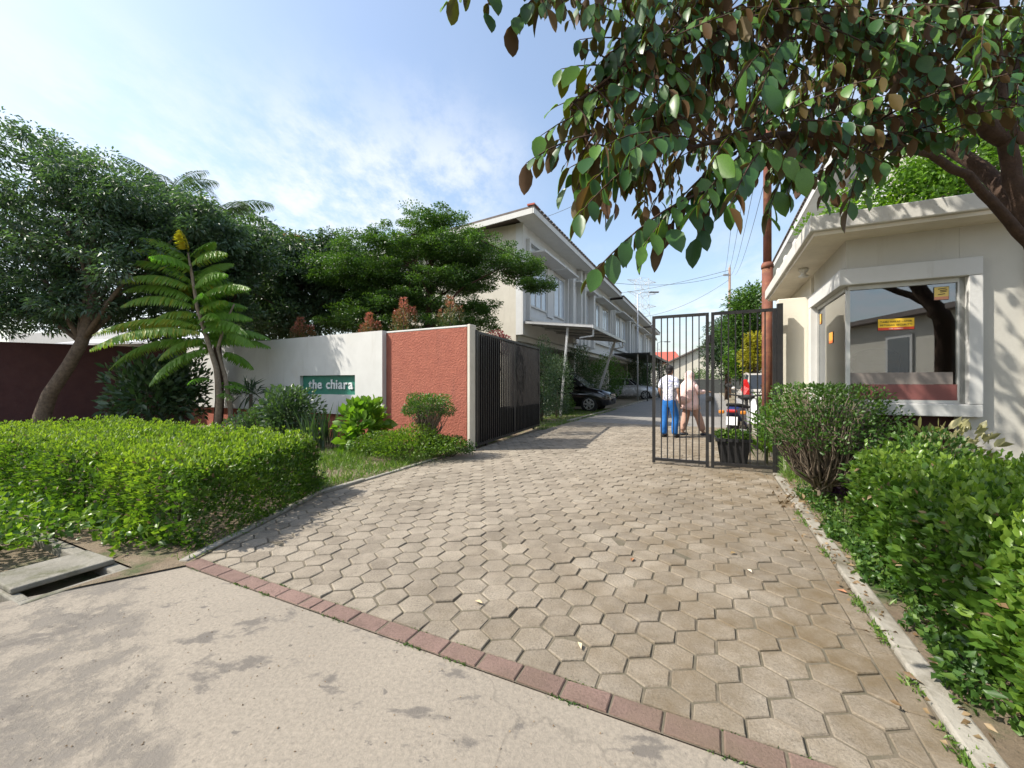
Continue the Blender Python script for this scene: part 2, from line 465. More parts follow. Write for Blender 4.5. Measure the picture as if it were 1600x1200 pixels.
SIDE = .107
def left_edge(u):
    if u < 3.27: return -3.36 + (u-1.65)/(3.27-1.65)*(-.66)
    return -4.02 - min((u-3.27)/3.4, 1)*.1
def paver_geo(poly, top, inset=.007, tilt=(0, 0), dz=0.0):
    """bevelled slab from a polygon about its centre"""
    n = len(poly); cx = sum(p[0] for p in poly)/n; cy_ = sum(p[1] for p in poly)/n
    def ring(k, z):
        out = []
        for x, y in poly:
            d = math.hypot(x-cx, y-cy_) or 1
            s_ = max(d-k, 0)/d
            xx, yy = (x-cx)*s_, (y-cy_)*s_
            out.append((xx, yy, z + xx*tilt[0] + yy*tilt[1]))
        return out
    vs = ring(.0025, -.03) + ring(.0025, top-.0045) + ring(inset, top)
    fs = [(r*n+i, r*n+(i+1) % n, (r+1)*n+(i+1) % n, (r+1)*n+i) for r in range(2) for i in range(n)] + [tuple(range(2*n, 3*n))]
    return (cx, cy_), vs, fs
def set_tone(me, t):
    a = me.attributes.new('tone', 'FLOAT', 'POINT'); a.data.foreach_set('value', [t]*len(me.vertices))
pav = []
for j in range(0, 75):
    u = 1.71 + .04 + j*1.5*SIDE
    for i in range(-25, 8):
        v = (i + .5*(j % 2))*math.sqrt(3)*SIDE + .03
        g = .0035
        poly = [(v + (SIDE-g)*math.sin(R(60*k)), u + (SIDE-g)*math.cos(R(60*k))) for k in range(6)]
        poly = clip_poly(poly, 0, 1, -1.712)
        poly = clip_poly(poly, -1, 0, .68) if poly else poly
        if len(poly) < 3: continue
        le = left_edge(u)
        sl = -.407 if u < 3.27 else -.03
        poly = clip_poly(poly, 1, -sl, -(le - sl*u) + .0)
        if len(poly) < 3: continue
        ar = abs(sum(poly[k][0]*poly[(k+1) % len(poly)][1] - poly[(k+1) % len(poly)][0]*poly[k][1] for k in range(len(poly))))/2
        if ar < .0016 or u > 13.3: continue
        full = ar > .0275
        c = W(v, u)
        x, y = proj((c.x, max(c.y, .3), 0))
        vis = -40 < x < 1640 and y < 1240 and c.y > .5
        pav.append((c.y if vis else 1e3 + c.y, v, u, poly, full))
pav.sort(key=lambda t: t[0])
variants = []
for k in range(14):
    g = .0035
    poly = [((SIDE-g*random.uniform(.7, 1.8))*math.sin(R(60*q)), (SIDE-g*random.uniform(.7, 1.8))*math.cos(R(60*q))) for q in range(6)]
    _, vs, fs = paver_geo(poly, .012, random.uniform(.006, .010))
    me = MB().add(vs, fs).mesh('paver', paver_m); set_tone(me, random.random())
    variants.append(me)
bulk_v, bulk_f, bulk_t = [], [], []
for k, (d, v, u, poly, full) in enumerate(pav):
    tilt = (random.gauss(0, .022), random.gauss(0, .022)); dz = random.gauss(0, .0018)
    if k < 290:
        if full:
            o = link('paver', random.choice(variants), drive); cpos = (v, u)
            o.rotation_euler = (tilt[1], -tilt[0], -A + R(60)*random.randrange(6))
        else:
            cpos, vs, fs = paver_geo(poly, .012)
            me = MB().add(vs, fs).mesh('paver', paver_m); set_tone(me, random.random())
            o = link('paver', me, drive); o.rotation_euler = (tilt[1], -tilt[0], -A)
        o.location = W(cpos[0], cpos[1], dz)
    else:
        cpos, vs, fs = paver_geo(poly, .012 + dz, random.uniform(.006, .010), tilt)
        n0 = len(bulk_v); t = random.random()
        bulk_v += [tuple(W(cpos[0]+a, cpos[1]+b_, z)) for a, b_, z in vs]; bulk_t += [t]*len(vs)
        bulk_f += [tuple(i+n0 for i in f) for f in fs]
me = bpy.data.meshes.new('far_pavers'); me.from_pydata(bulk_v, [], bulk_f); me.materials.append(paver_m)
bm = bmesh.new(); bm.from_mesh(me); bmesh.ops.recalc_face_normals(bm, faces=bm.faces); bm.to_mesh(me); bm.free()
a_ = me.attributes.new('tone', 'FLOAT', 'POINT'); a_.data.foreach_set('value', bulk_t)
o = link('far_pavers', me, drive); o['kind'] = 'stuff'
# red border row against the road, grey edge row along the kerb
def brick(v0, v1, u0, u1, m, name):
    poly = [(v0, u0), (v1, u0), (v1, u1), (v0, u1)]
    c_, vs, fs = paver_geo(poly, .013, .008)
    me = MB().add(vs, fs).mesh(name, m); set_tone(me, random.random())
    o = link(name, me, drive); o.location = W(c_[0], c_[1], random.gauss(0, .0018)); o.rotation_euler = (random.gauss(0, .015), random.gauss(0, .015), -A + random.gauss(0, .008))
v = -3.36
while v < .78:
    w = .1 if abs(v + 2.1) < .11 else .2
    brick(v+.003, min(v+w-.003, .80), 1.603, 1.708, brick_m, 'border_brick'); v += w
u = 1.72
while u < 6.7:
    brick(.686, .785, u+.003, u+.197, paver_m, 'edge_brick'); u += .2

# kerbs
def strip(name, pts, w, z0, z1, m, step=.6):
    """a kerb cut into stones along a line in (v,u)"""
    root = None; mbase = MB()
    for i in range(len(pts)-1):
        (v0, u0), (v1, u1) = pts[i], pts[i+1]
        L = math.hypot(v1-v0, u1-u0); k = max(1, round(L/step))
        dv, du = (v1-v0)/L, (u1-u0)/L; nv, nu = du*w/2, -dv*w/2
        for q in range(k):
            a, b_ = L*q/k + .004, L*(q+1)/k - .004
            P = [(v0+dv*a+nv, u0+du*a+nu), (v0+dv*b_+nv, u0+du*b_+nu), (v0+dv*b_-nv, u0+du*b_-nu), (v0+dv*a-nv, u0+du*a-nu)]
            dz = random.gauss(0, .004)
            mb = MB(); mb.prism([tuple(W(*p)[:2]) for p in P], z0, z1+dz)
            if root is None:
                root = mb.build(name, m, bevel=.012); root['kind'] = 'structure'
            else: mb.build('kerb_stone', m, root, bevel=.012)
    return root
strip('kerb', [(.845, .9), (.845, 6.8)], .10, -.05, .034, concrete, .8)
strip('kerb', [(-3.42, 1.62), (-4.1, 3.27), (-4.19, 6.3)], .07, -.05, .03, concrete, .8)
strip('kerb', [(-4.18, 12.9), (-4.18, 56)], .12, -.05, .07, concrete, 2.5)
strip('kerb', [(1.06, 7.5), (1.06, 56)], .12, -.05, .07, concrete, 2.5)
# verge and bed
sheet('verge', [W(-3.335, 1.598), W(-4.14, 3.27), W(-4.23, 6.6), W(-4.25, 58), W(-40, 58), W(-40, 1.42), W(-3.63, 1.42), W(-3.63, 1.07)], .012, soil_m)
sheet('garden_bed', [W(.89, 1.0), W(.89, 7.0), W(1.0, 7.0), W(1.0, 58), W(30, 58), W(30, 1.0)], .03, soil_m)

# roadside drain with its cover slab
slab_m = mat('old_slab', (.24, .225, .19), (.17, .16, .13), 5, .92, .5, 30, dirt=(.09, .09, .05), dscale=4, dlo=.5, dhi=.7)
dr = thing('roadside_drain', 'open concrete roadside drain with a cover slab at the foot of the clipped hedge', 'drain', W(-4.3, 1.15), -A)
mb = MB(); mb.box(-2.6, .62, -.25, -.19, -.3, .004); mb.build('wall', slab_m, dr, bevel=.01)
mb = MB(); mb.box(-2.6, .62, .19, .27, -.3, .004); mb.build('wall', slab_m, dr, bevel=.01)
mb = MB(); mb.box(.62, .68, -.25, .27, -.3, .006); mb.build('wall', slab_m, dr, bevel=.01)
mb = MB(); mb.box(-2.6, .62, -.19, .19, -.3, -.27); mb.build('channel_bed', mat('drain_mud', (.05, .05, .03), (.03, .035, .02), 8, .6, .4), dr)
mb = MB(); mb.prism([(.06, -.24), (.47, -.235), (.48, .25), (.09, .235)], .008, .045); mb.build('cover_slab', slab_m, dr, bevel=.01)

# ------------------------------------------------------------------ boundary wall with the name panel
Cn = Vector((-.79, 7.74, 0)); Pl = Vector((-10.06, 12.89, 0))
wd = (Pl - Cn).normalized(); WALL_RZ = math.atan2(-wd.y, -wd.x)      # local +x runs from the far end to the corner
wl_ = thing('boundary_wall', 'red rendered boundary wall with a raised white panel carrying the green name plate', 'wall', Cn, WALL_RZ)
# local frame: x<0 along the wall, y<0 towards the road
def toloc(p): return Matrix.Rotation(-WALL_RZ, 3, 'Z') @ (p - Cn)
LW = (Pl - Cn).length
mb = MB(); mb.box(-LW-.2, -.075, 0, .16, -.05, 2.36); mb.build('wall_face', red_render, wl_, bevel=.012)
mb = MB(); mb.box(-LW-.2, -.075, -.004, .165, 2.363, 2.40); mb.build('coping', white_paint, wl_, bevel=.008)
mb = MB(); mb.box(-.062, 0, -.008, .2, -.05, 2.41); mb.build('end_pier', cream_paint, wl_, bevel=.01)
mb = MB(); mb.box(-.8, .02, -.13, -.014, -.05, .07); mb.build('footing', concrete, wl_, bevel=.012)
mb = MB(); mb.box(-.055, -.02, -.02, -.0125, .05, .06); 
# panel with a recessed plate: sampled from the picture
def wall_hit(px, py, off=-.10):
    """point where the sight line meets the panel's face"""
    d = Vector(((px-CX)/F, 1, -(py-CY)/F)); o0 = Vector((0, 0, CAM_H))
    n_ = Vector((-wd.y, wd.x, 0)); 
    if n_.y > 0: n_ = -n_
    p0 = Cn + n_*(-off)
    t = (p0-o0).dot(n_)/d.dot(n_)
    return toloc(o0 + d*t)
px0 = wall_hit(598, 560).x; pA = wall_hit(469.5, 588); pB = wall_hit(555.5, 615)
x0, x1, z0, z1 = pA.x, pB.x, wall_hit(500, 616).z, wall_hit(512, 586.5).z
PX0 = -LW - .1
for b_ in ((PX0, x0, .58, 2.405), (x1, px0, .58, 2.405), (x0, x1, z1, 2.405), (x0, x1, .58, z0)):
    pass
mb = MB()
mb.box(PX0, x0, -.115, -.001, .58, 2.41); mb.box(x1, px0, -.115, -.001, .58, 2.41)
mb.box(x0, x1, -.115, -.001, z1, 2.41); mb.box(x0, x1, -.115, -.001, .58, z0)
pm = mb.mesh('name_panel', white_paint)
bm = bmesh.new(); bm.from_mesh(pm); bmesh.ops.remove_doubles(bm, verts=bm.verts, dist=1e-4)
# drop the inner faces between the four blocks
seen = {}
for f in list(bm.faces): seen.setdefault(tuple(round(c, 3) for c in f.calc_center_median()), []).append(f)
bm.to_mesh(pm); bm.free()
panel = link('name_panel', pm, wl_)
green_m = mat('sign_green', (.025, .17, .12), (.02, .145, .10), 5, .5, spec=.4)
mb = MB(); mb.box(x0-.005, x1+.005, -.03, -.004, z0-.005, z1+.005); plate = mb.build('name_plate', green_m, panel)
def text_mesh(s, size, ext, m, bold=0.0):
    cu = bpy.data.curves.new('letter', 'FONT'); cu.body = s; cu.size = size; cu.extrude = ext; cu.offset = bold; cu.resolution_u = 4
    ob = bpy.data.objects.new('tmp', cu); C.objects.link(ob)
    dg = bpy.context.evaluated_depsgraph_get()
    me = bpy.data.meshes.new_from_object(ob.evaluated_get(dg))
    bpy.data.objects.remove(ob); bpy.data.curves.remove(cu)
    me.name = 'letter'; me.materials.clear(); me.materials.append(m)
    return me
letter_m = mat('letter_white', (.72, .74, .74), None, 5, .5)
def letters(txt, width, height, x, y, z, parent, m, ext, bold, rot=(R(90), 0, 0), name='letter', gap=.10, join=False):
    """raised letters from x to x+width, each its own piece, standing on z"""
    items, cur = [], 0.0
    for ch in txt:
        if ch == ' ': cur += .38; continue
        me = text_mesh(ch, 1.0, ext, m, bold)
        xs = [q.co.x for q in me.vertices]
        items.append((me, cur - min(xs))); cur += max(xs)-min(xs) + gap
    k = width/(cur-gap)
    for me, ox in items:
        o = link(name, me, parent); o.rotation_euler = rot
        o.scale = (k, height/.75, 1); o.location = (x + ox*k, y, z)
    return items
hh = z1 - z0; ww = x1 - x0
letters('the chiara', ww*.80, hh*.52, x0 + ww*.125, -.045, z0 + hh*.30, plate, letter_m, .012, .018)

# dark wall beyond, running off to the left
a_, b_ = Vector((-10.1, 13.05, 0)), Vector((-18.0, 7.78, 0))
dwl = thing('maroon_wall', 'long dark maroon boundary wall behind the tree with the bent trunk', 'wall', a_, math.atan2((a_-b_).y, (a_-b_).x))
Lm = (a_-b_).length
mb = MB(); mb.box(-Lm, 0, 0, .15, -.05, 2.34); mb.build('wall_face', maroon_paint, dwl)
mb = MB(); mb.box(-Lm, .01, -.015, .165, 2.342, 2.38); mb.build('coping', maroon_paint, dwl)

# ------------------------------------------------------------------ gates
def gate_bar(parent, x, y, z0, z1, w, name='bar', d=None):
    mb = MB(); mb.box(x-w/2, x+w/2, y-(d or w)/2, y+(d or w)/2, z0, z1); return mb.build(name, black_metal, parent)
# wide leaf swung open beside the wall
g0 = Vector((-.70, 7.92, 0)); gdir = Vector((math.sin(R(20.8)), math.cos(R(20.8)), 0))
gl = thing('sliding_gate', 'wide black barred metal gate leaf standing open beside the red wall', 'gate', g0, math.atan2(gdir.y, gdir.x))
GL = 4.15
gate_bar(gl, .03, 0, .05, 2.30, .06, 'post'); gate_bar(gl, GL-.03, 0, .05, 2.30, .06, 'post'); gate_bar(gl, 2.1, 0, .1, 2.27, .05, 'post')
for z in (.09, 2.28):
    mb = MB(); mb.box(.06, GL-.06, -.025, .025, z-.025, z+.025); mb.build('rail', black_metal, gl)
n = 37
for i in range(n):
    x = .12 + (GL-.26)*i/(n-1)
    if abs(x-2.1) < .035: continue
    gate_bar(gl, x, 0, .115, 2.255, .022, d=.032)
mb = MB(); mb.box(.06, 1.25, .03, .036, .12, 2.25); mb.build('sheet_panel', black_metal, gl)
mb = MB(); mb.box(1.25, GL-.06, .03, .036, .12, .75); mb.build('sheet_panel', black_metal, gl)
mb = MB(); mb.box(-.03, .0, -.03, .03, .05, 2.32); mb.build('hinge_post', black_metal, gl)
for x in (.5, GL-.5):
    mb = MB(); mb.tube([(x, -.02, .045), (x, .02, .045)], .045, 12); mb.build('roller', black_metal, gl)
# folding leaf closed on the right
fg = thing('folding_gate', 'black barred two-fold pedestrian gate leaf closed beside the guard post', 'gate', W(-.83, 6.88), -A)
FW = 1.68
for k, (xa, xb) in enumerate(((0, .815), (.845, FW))):
    gate_bar(fg, xa+.022, 0, .03, 2.36, .045, 'post'); gate_bar(fg, xb-.022, 0, .03, 2.36, .045, 'post')
    for z in (.085, 2.34):
        mb = MB(); mb.box(xa+.045, xb-.045, -.02, .02, z-.022, z+.022); mb.build('rail', black_metal, fg)
    for i in range(7):
        x = xa + .045 + (xb-xa-.09)*(i+1)/8
        gate_bar(fg, x, 0, .107, 2.318, .017)
mb = MB(); mb.tube([(.83, -.01, .4), (.83, -.01, .52)], .018, 8); mb.tube([(.83, -.01, 1.9), (.83, -.01, 2.02)], .018, 8); mb.build('hinge', black_metal, fg)
mb = MB(); mb.box(.78, .86, -.05, -.026, 1.02, 1.1); mb.build('latch', black_metal, fg, bevel=.006)
mb = MB(); mb.box(FW+.005, FW+.075, -.04, .04, -.05, 2.42); mb.build('hinge_post', black_metal, fg)

# ------------------------------------------------------------------ terrace houses: local x = v outward from the front wall, y = u along the road
HW = 7.7
soffit_m = mat('soffit', (.66, .67, .66), (.60, .61, .60), 3, .8)
canopy_m = mat('canopy_sheet', (.30, .31, .32), (.22, .225, .23), 3, .55, spec=.4)
def part(parent, name, m, *boxes, bevel=0.0):
    mb = MB()
    for b_ in boxes: mb.box(*b_)
    return mb.build(name, m, parent, bevel=bevel)
def window(parent, y0, y1, z0, z1, x=.0, glass=None, mull=1, name='window', f=.07, proud=.05):
    """frame with reveals, its pane a sub-part; faces +x"""
    mb = MB()
    mb.box(x, x+proud, y0, y0+f, z0, z1); mb.box(x, x+proud, y1-f, y1, z0, z1)
    mb.box(x, x+proud, y0+f, y1-f, z0, z0+f); mb.box(x, x+proud, y0+f, y1-f, z1-f, z1)
    for k in range(mull):
        yc = y0 + (y1-y0)*(k+1)/(mull+1)
        mb.box(x, x+proud*.8, yc-f*.4, yc+f*.4, z0+f, z1-f)
    fr = mb.build(name, white_paint, parent)
    part(fr, 'pane', glass or curtain_glass, (x-.01, x+proud*.25, y0+f*.7, y1-f*.7, z0+f*.7, z1-f*.7))
    return fr
def terrace_house(loc, label, mirror=False, gable=False, lower='dark', z_eave=7.55, rz=-A, flip=False, group='terrace houses along the estate road'):
    t = thing('terrace_house', label, 'house', loc, rz + (math.pi if flip else 0), group)
    D = 8.5
    def Y(a, b_): return (a, b_) if not mirror else (HW-b_, HW-a)
    wallm = cream_paint if gable else white_paint
    part(t, 'wall', cream_paint, (-D, -.25, 0, .18, 0, z_eave-.12))
    part(t, 'wall', cream_paint, (-D, -.25, HW-.18, HW-.003, 0, z_eave-.12))
    part(t, 'wall', cream_paint, (-D-.18, -D, 0, HW-.003, 0, z_eave-.8))
    part(t, 'upper_wall', grey_paint, (-.25, 0, .0, HW-.004, 3.15, z_eave-.1))
    part(t, 'floor_slab', soffit_m, (-D, -.26, .19, HW-.19, 2.95, 3.15))
    part(t, 'ground_floor_wall', grey_paint, (-3.2, -3.0, .19, HW-.19, 0, 2.95))
    part(t, 'corner_trim', white_paint, (.002, .05, .0, .14, 3.15, z_eave-.1))
    # roof: a thin mono-pitch, high at the street
    mb = MB(); ov, sl = .82, .07
    e0, e1 = (-.75 if gable else .0), HW-.01
    mb.add([(ov, e0, z_eave+.05), (ov, e1, z_eave+.05), (-D-.6, e1, z_eave+.05-sl*(D+1.4)), (-D-.6, e0, z_eave+.05-sl*(D+1.4)),
            (ov, e0, z_eave+.12), (ov, e1, z_eave+.12), (-D-.6, e1, z_eave+.12-sl*(D+1.4)), (-D-.6, e0, z_eave+.12-sl*(D+1.4))],
           [(0,3,2,1),(4,5,6,7),(0,1,5,4),(1,2,6,5),(2,3,7,6),(3,0,4,7)])
    rf = mb.build('roof', roof_tile, t)
    part(rf, 'fascia', white_paint, (ov-.05, ov-.004, e0+.01, e1-.01, z_eave-.16, z_eave+.048))
    if gable:
        mb = MB(); mb.add([(ov-.06, e0+.004, z_eave-.16), (-D-.5, e0+.004, z_eave-.16-sl*(D+1.3)), (-D-.5, e0+.004, z_eave+.04-sl*(D+1.3)), (ov-.06, e0+.004, z_eave+.04),
                           (ov-.06, e0+.05, z_eave-.16), (-D-.5, e0+.05, z_eave-.16-sl*(D+1.3)), (-D-.5, e0+.05, z_eave+.04-sl*(D+1.3)), (ov-.06, e0+.05, z_eave+.04)],
                          [(0,1,2,3),(7,6,5,4),(0,4,5,1),(1,5,6,2),(2,6,7,3),(3,7,4,0)]); mb.build('bargeboard', white_paint, rf)
        mb = MB(); mb.box(ov-.25, ov+.03, e0-.03, e0+.4, z_eave+.13, z_eave+.19); mb.build('ridge_tile', roof_red, rf)
    part(rf, 'soffit', soffit_m, (.001, ov-.055, e0+.055, e1-.02, z_eave-.13, z_eave-.1))
    # tile ends along the eave
    for q in range(26):
        yy = e0 + .1 + (e1-e0-.2)*q/25
        part(rf, 'eave_tile', roof_tile, (ov-.16, ov+.05, yy-.12, yy+.12, z_eave+.125, z_eave+.16))
    # framed window bay with a sun hood
    a, b_ = Y(.42, 5.35)
    part(t, 'bay_frame', white_paint, (.002, .16, a, a+.12, 3.75, 6.95), (.002, .16, b_-.12, b_, 3.75, 6.95), (.002, .16, a+.12, b_-.12, 3.75, 3.9), (.002, .16, a+.12, b_-.12, 6.80, 6.95))
    for (p, q) in ((.62, 3.25), (3.4, 5.15)):
        y0, y1 = Y(p, q)
        part(t, 'sun_hood', white_paint, (.01, .72, y0, y1, 6.42, 6.5), bevel=.01)
    y0, y1 = Y(.7, 2.55); window(t, y0, y1, 4.35, 6.3, .01, mull=2)
    y0, y1 = Y(3.45, 5.0); window(t, y0, y1, 4.35, 6.3, .01, mull=1)
    y0, y1 = Y(2.62, 3.38); part(t, 'infill_panel', grey_paint, (.003, .07, y0, y1, 4.2, 6.35))
    y0, y1 = Y(5.5, 5.86); part(t, 'pilaster', white_paint, (.003, .34, y0, y1, 3.3, 6.7), bevel=.01)
    y0, y1 = Y(6.1, 6.85); window(t, y0, y1, 3.9, 6.3, .01, mull=0)
    y0, y1 = Y(5.9, 7.1); part(t, 'sun_hood', white_paint, (.01, .6, y0, y1, 6.42, 6.5), bevel=.01)
    y0, y1 = Y(7.2, 7.45); part(t, 'pilaster', white_paint, (.003, .26, y0, y1, 3.3, z_eave-.2), bevel=.01)
    y0, y1 = Y(6.3, 6.8); part(t, 'air_conditioner', white_paint, (.02, .26, y0, y1, 3.35, 3.8), bevel=.02)
    # door and window under the overhang
    y0, y1 = Y(1.2, 2.9); window(t, y0, y1, .7, 2.5, -2.99, glass_dark, 1)
    y0, y1 = Y(4.6, 5.5); d = part(t, 'door', mat('door_brown', (.16, .085, .05), None, 6, .5), (-2.99, -2.93, y0, y1, 0, 2.2)); part(d, 'handle', steel_light, (-2.925, -2.89, y0+.06, y0+.09, .95, 1.1))
    return t
HV = -6.5
hl = ['pale terrace house nearest the red wall with its cream gable end showing', 'second terrace house from the red wall, between the gable house and the roof step',
      'third terrace house along the row, just beyond the roof step', 'fourth terrace house of the row, above the dark carport canopy', 'farthest terrace house at the end of the pale row']
houses = []
for i in range(5):
    houses.append(terrace_house(W(HV, 14.3 + i*HW + (.0 if i < 2 else .05)), hl[i], mirror=bool(i % 2), gable=(i == 0), z_eave=7.55 - (.0 if i < 2 else .18 if i < 4 else .32)))
for i in range(2, 5): houses[i].location = W(HV + (.12 if i < 4 else .2), 14.3 + i*HW + .05)
# houses of the right-hand row: only their eaves rise over the guard post
for i, lb in enumerate(['white house with hooded upper windows directly behind the guard post roof', 'white house beyond the rusty pole, second of its row']):
    t = terrace_house(W(3.75, 13.2 + (i+1)*HW), lb, mirror=bool(i), gable=False, z_eave=7.4, flip=True, group='houses behind the guard post')

# carport canopy of the first house
cp = thing('carport_canopy', 'grey sheet carport canopy on slanted steel struts over the black car', 'canopy', W(HV, 14.35), -A)
cw = 6.2
mb = MB(); nr = 42
vs, fs = [], []
for i in range(nr+1):
    y = cw*i/nr; dz = .022 if i % 2 else 0
    vs += [(.02, y, 3.68+dz), (2.75, y, 3.36+dz)]
for i in range(nr): fs.append((2*i, 2*i+1, 2*i+3, 2*i+2))
mb.add(vs, fs); sh = mb.build('roof_sheet', canopy_m, cp)
md = sh.modifiers.new('solid', 'SOLIDIFY'); md.thickness = .012
mb = MB(); mb.bar((.02, .03, 3.63), (2.75, .03, 3.31), .05, .09); mb.bar((.02, cw-.03, 3.63), (2.75, cw-.03, 3.31), .05, .09); mb.build('side_rail', steel_light, cp)
mb = MB(); mb.bar((2.74, .0, 3.3), (2.74, cw, 3.3), .05, .11); mb.build('front_rail', steel_light, cp)
for k in range(4):
    mb = MB(); yy = .9 + k*1.45; mb.bar((.03, yy, 3.62), (2.7, yy, 3.31), .04, .07); mb.build('rafter', steel_light, cp)
for yy, xt, xb in ((.25, 1.75, 1.45), (cw-.4, 2.35, 1.25)):
    mb = MB(); mb.bar((xt, yy, 3.38), (xb, yy, 0), .075, .10); mb.build('strut', steel_light, cp)
    mb = MB(); mb.bar((2.2, yy, 2.95), (2.72, yy, 3.0), .05, .05); mb.bar((2.70, yy, 3.0), (2.70, yy, 3.3), .05, .05); mb.build('bracket', steel_light, cp)
# low dark canopies of the farther houses
for i, lb in ((2, 'flat dark carport canopy in front of the third terrace house'), (3, 'flat dark carport canopy in front of the fourth terrace house')):
    t = thing('carport_canopy', lb, 'canopy', W(HV + .2, 14.3 + i*HW + .1), -A)
    part(t, 'roof_sheet', black_metal, (.02, 2.5, .1, HW-.2, 3.34, 3.42))
    part(t, 'fascia', black_metal, (2.5, 2.55, .1, HW-.2, 3.26, 3.44))
    for yy in (.2, HW-.35): part(t, 'post', black_metal, (2.3, 2.38, yy, yy+.08, 0, 3.34))

# ------------------------------------------------------------------ guard post: local x = v, y = u
gp = thing('guard_post', 'cream guard post with a white-framed corner window and a flat overhanging roof', 'guard post', (0, 0, 0), -A)
FU, SV = 5.5, 1.31
post_cream = mat('post_cream', (.74, .70, .59), (.68, .64, .54), 2.5, .8, .1, 50, dirt=(.47, .43, .35), dscale=1.4, dlo=.6, dhi=.85)  # sunlit copy of the post paint, brightened for the lit wing wall
post_shaded = mat('post_shaded', (.52, .505, .45), (.47, .455, .405), 2, .8, .1, 50, streak=(.35, .33, .28))  # front walls' copy, greyed to carry the overhanging tree's shade in its colour
part(gp, 'base_wall', maroon_paint, (SV+.05, 2.19, FU+.1, FU+.22, 0, .98))
part(gp, 'base_wall', maroon_paint, (SV+.05, SV+.17, FU+.22, 6.99, 0, .98))
part(gp, 'front_wall', post_shaded, (2.192, 4.6, FU, FU+.15, 0, 2.82))
part(gp, 'lintel_wall', post_shaded, (SV, 2.19, FU, FU+.15, 2.47, 2.82))
part(gp, 'side_lintel', post_shaded, (SV, SV+.15, FU+.152, 7.0, 2.47, 2.82))
part(gp, 'rear_wall', post_cream, (SV+.16, 4.6, 8.6, 8.75, 0, 2.82))
part(gp, 'right_wall', post_cream, (4.45, 4.6, FU+.16, 8.59, 0, 2.82))
part(gp, 'floor_slab', concrete, (SV+.18, 4.44, FU+.24, 8.59, 0, .1))
part(gp, 'wing_wall', post_cream, (.885, SV+.3, 7.02, 7.17, -.05, 2.51), bevel=.01)
part(gp, 'side_wall', post_cream, (SV, SV+.15, 7.18, 8.75, 0, 2.82))
part(gp, 'corner_column', white_paint, (2.64, 2.86, FU-.06, FU-.003, 0, 2.82), bevel=.01)
rf = part(gp, 'roof_slab', mat('roof_edge', (.60, .585, .53), (.50, .49, .45), 2, .8, .15, 40, dirt=(.27, .26, .24), dscale=2.2, dlo=.6, dhi=.8), (.93, 5.0, 5.15, 9.0, 2.86, 3.02), bevel=.012)
part(rf, 'soffit', mat('soffit_cream', (.72, .66, .54), None, 3, .8), (.97, 4.96, 5.19, 8.96, 2.82, 2.858))
part(rf, 'parapet', white_paint, (1.4, 5.0, 5.9, 6.05, 3.022, 3.10))
for k in range(3): part(rf, 'roof_curb', white_paint, (.98, 1.5, 6.35+k*.75, 6.5+k*.75, 3.022, 3.16), bevel=.01)
mb = MB(); mb.lathe([(.055, 0), (.055, .02), (.03, .03), (.03, .06), (.045, .065), (.06, .10), (.05, .115)], (1.12, 6.6, 2.705), 14); mb.build('soffit_lamp', mat('lamp_cream', (.62, .60, .54), None, 4, .4), gp, smooth=True)
# projecting white surround of the corner window
wf = part(gp, 'window_surround', white_paint,
     (SV-.07, 2.33, FU-.07, FU+.10, 2.33, 2.50), (SV-.07, 2.33, FU-.07, FU+.10, .97, 1.09),
     (2.232, 2.332, FU-.068, FU+.098, 1.092, 2.328),
     (SV-.068, SV+.10, FU+.102, 6.995, 2.332, 2.498), (SV-.068, SV+.10, FU+.102, 6.995, .972, 1.088),
     (SV-.066, SV+.10, 6.86, 6.993, 1.09, 2.33), bevel=.006)
alu = mat('window_alu', (.55, .55, .52), (.47, .47, .45), 6, .45, metal=.2)
part(wf, 'window_frame', alu, (2.18, 2.231, FU+.0, FU+.05, 1.092, 2.328), (SV+.02, 2.18, FU, FU+.05, 2.285, 2.328), (SV+.02, 2.18, FU, FU+.05, 1.092, 1.125),
     (SV+.0, SV+.035, FU+.0, FU+.035, 1.126, 2.284), (SV, SV+.05, FU+.05, 6.86, 2.285, 2.328), (SV, SV+.05, FU+.05, 6.86, 1.092, 1.125), (SV, SV+.05, 6.81, 6.858, 1.126, 2.284))
pane_m = glassmat('reflecting_glass', (.55, .58, .57), .15, 1.5)
part(wf, 'pane', pane_m, (SV+.037, 2.178, FU+.02, FU+.026, 1.126, 2.284))
part(wf, 'lower_panel', mat('panel_maroon', (.20, .075, .068), (.17, .062, .056), 5, .45), (SV+.037, 2.178, FU+.008, FU+.018, 1.127, 1.283))
part(wf, 'taupe_strip', mat('strip_taupe', (.26, .225, .20), (.20, .17, .15), 9, .6), (SV+.037, 2.15, FU+.012, FU+.018, 1.285, 1.405))  # opaque taupe strip over the glass, in place of the valance behind
part(wf, 'pane', pane_m, (SV+.018, SV+.024, FU+.052, 6.808, 1.126, 2.284))
# inside: desk front, curtain strip, chair with a jacket
dk = thing('guard_desk', 'maroon desk front seen low behind the guard post window', 'desk', W(SV+.25, FU+.10), -A)
part(dk, 'front_panel', mat('desk_maroon', (.36, .13, .115), None, 4, .6), (-.2, .62, -.045, -.015, 1.0, 1.285))
part(dk, 'desk_top', mat('desk_top', (.23, .17, .14), None, 5, .4), (-.19, .62, -.013, .5, 1.25, 1.285))
for q_ in range(2): part(dk, 'leg', black_metal, (-.17+q_*.72, -.13+q_*.72, .44, .48, .1, 1.248))
part(dk, 'valance', mat('valance_cloth', (.40, .35, .32), (.30, .26, .235), 9, .9), (-.2, .62, -.04, -.03, 1.288, 1.41))
ck = thing('office_chair', 'dark chair with a jacket over its back inside the guard post', 'chair', W(SV+.62, FU+1.35), -A)
cloth_dark = mat('dark_cloth', (.055, .062, .075), (.035, .04, .05), 14, .95, .4, 60)
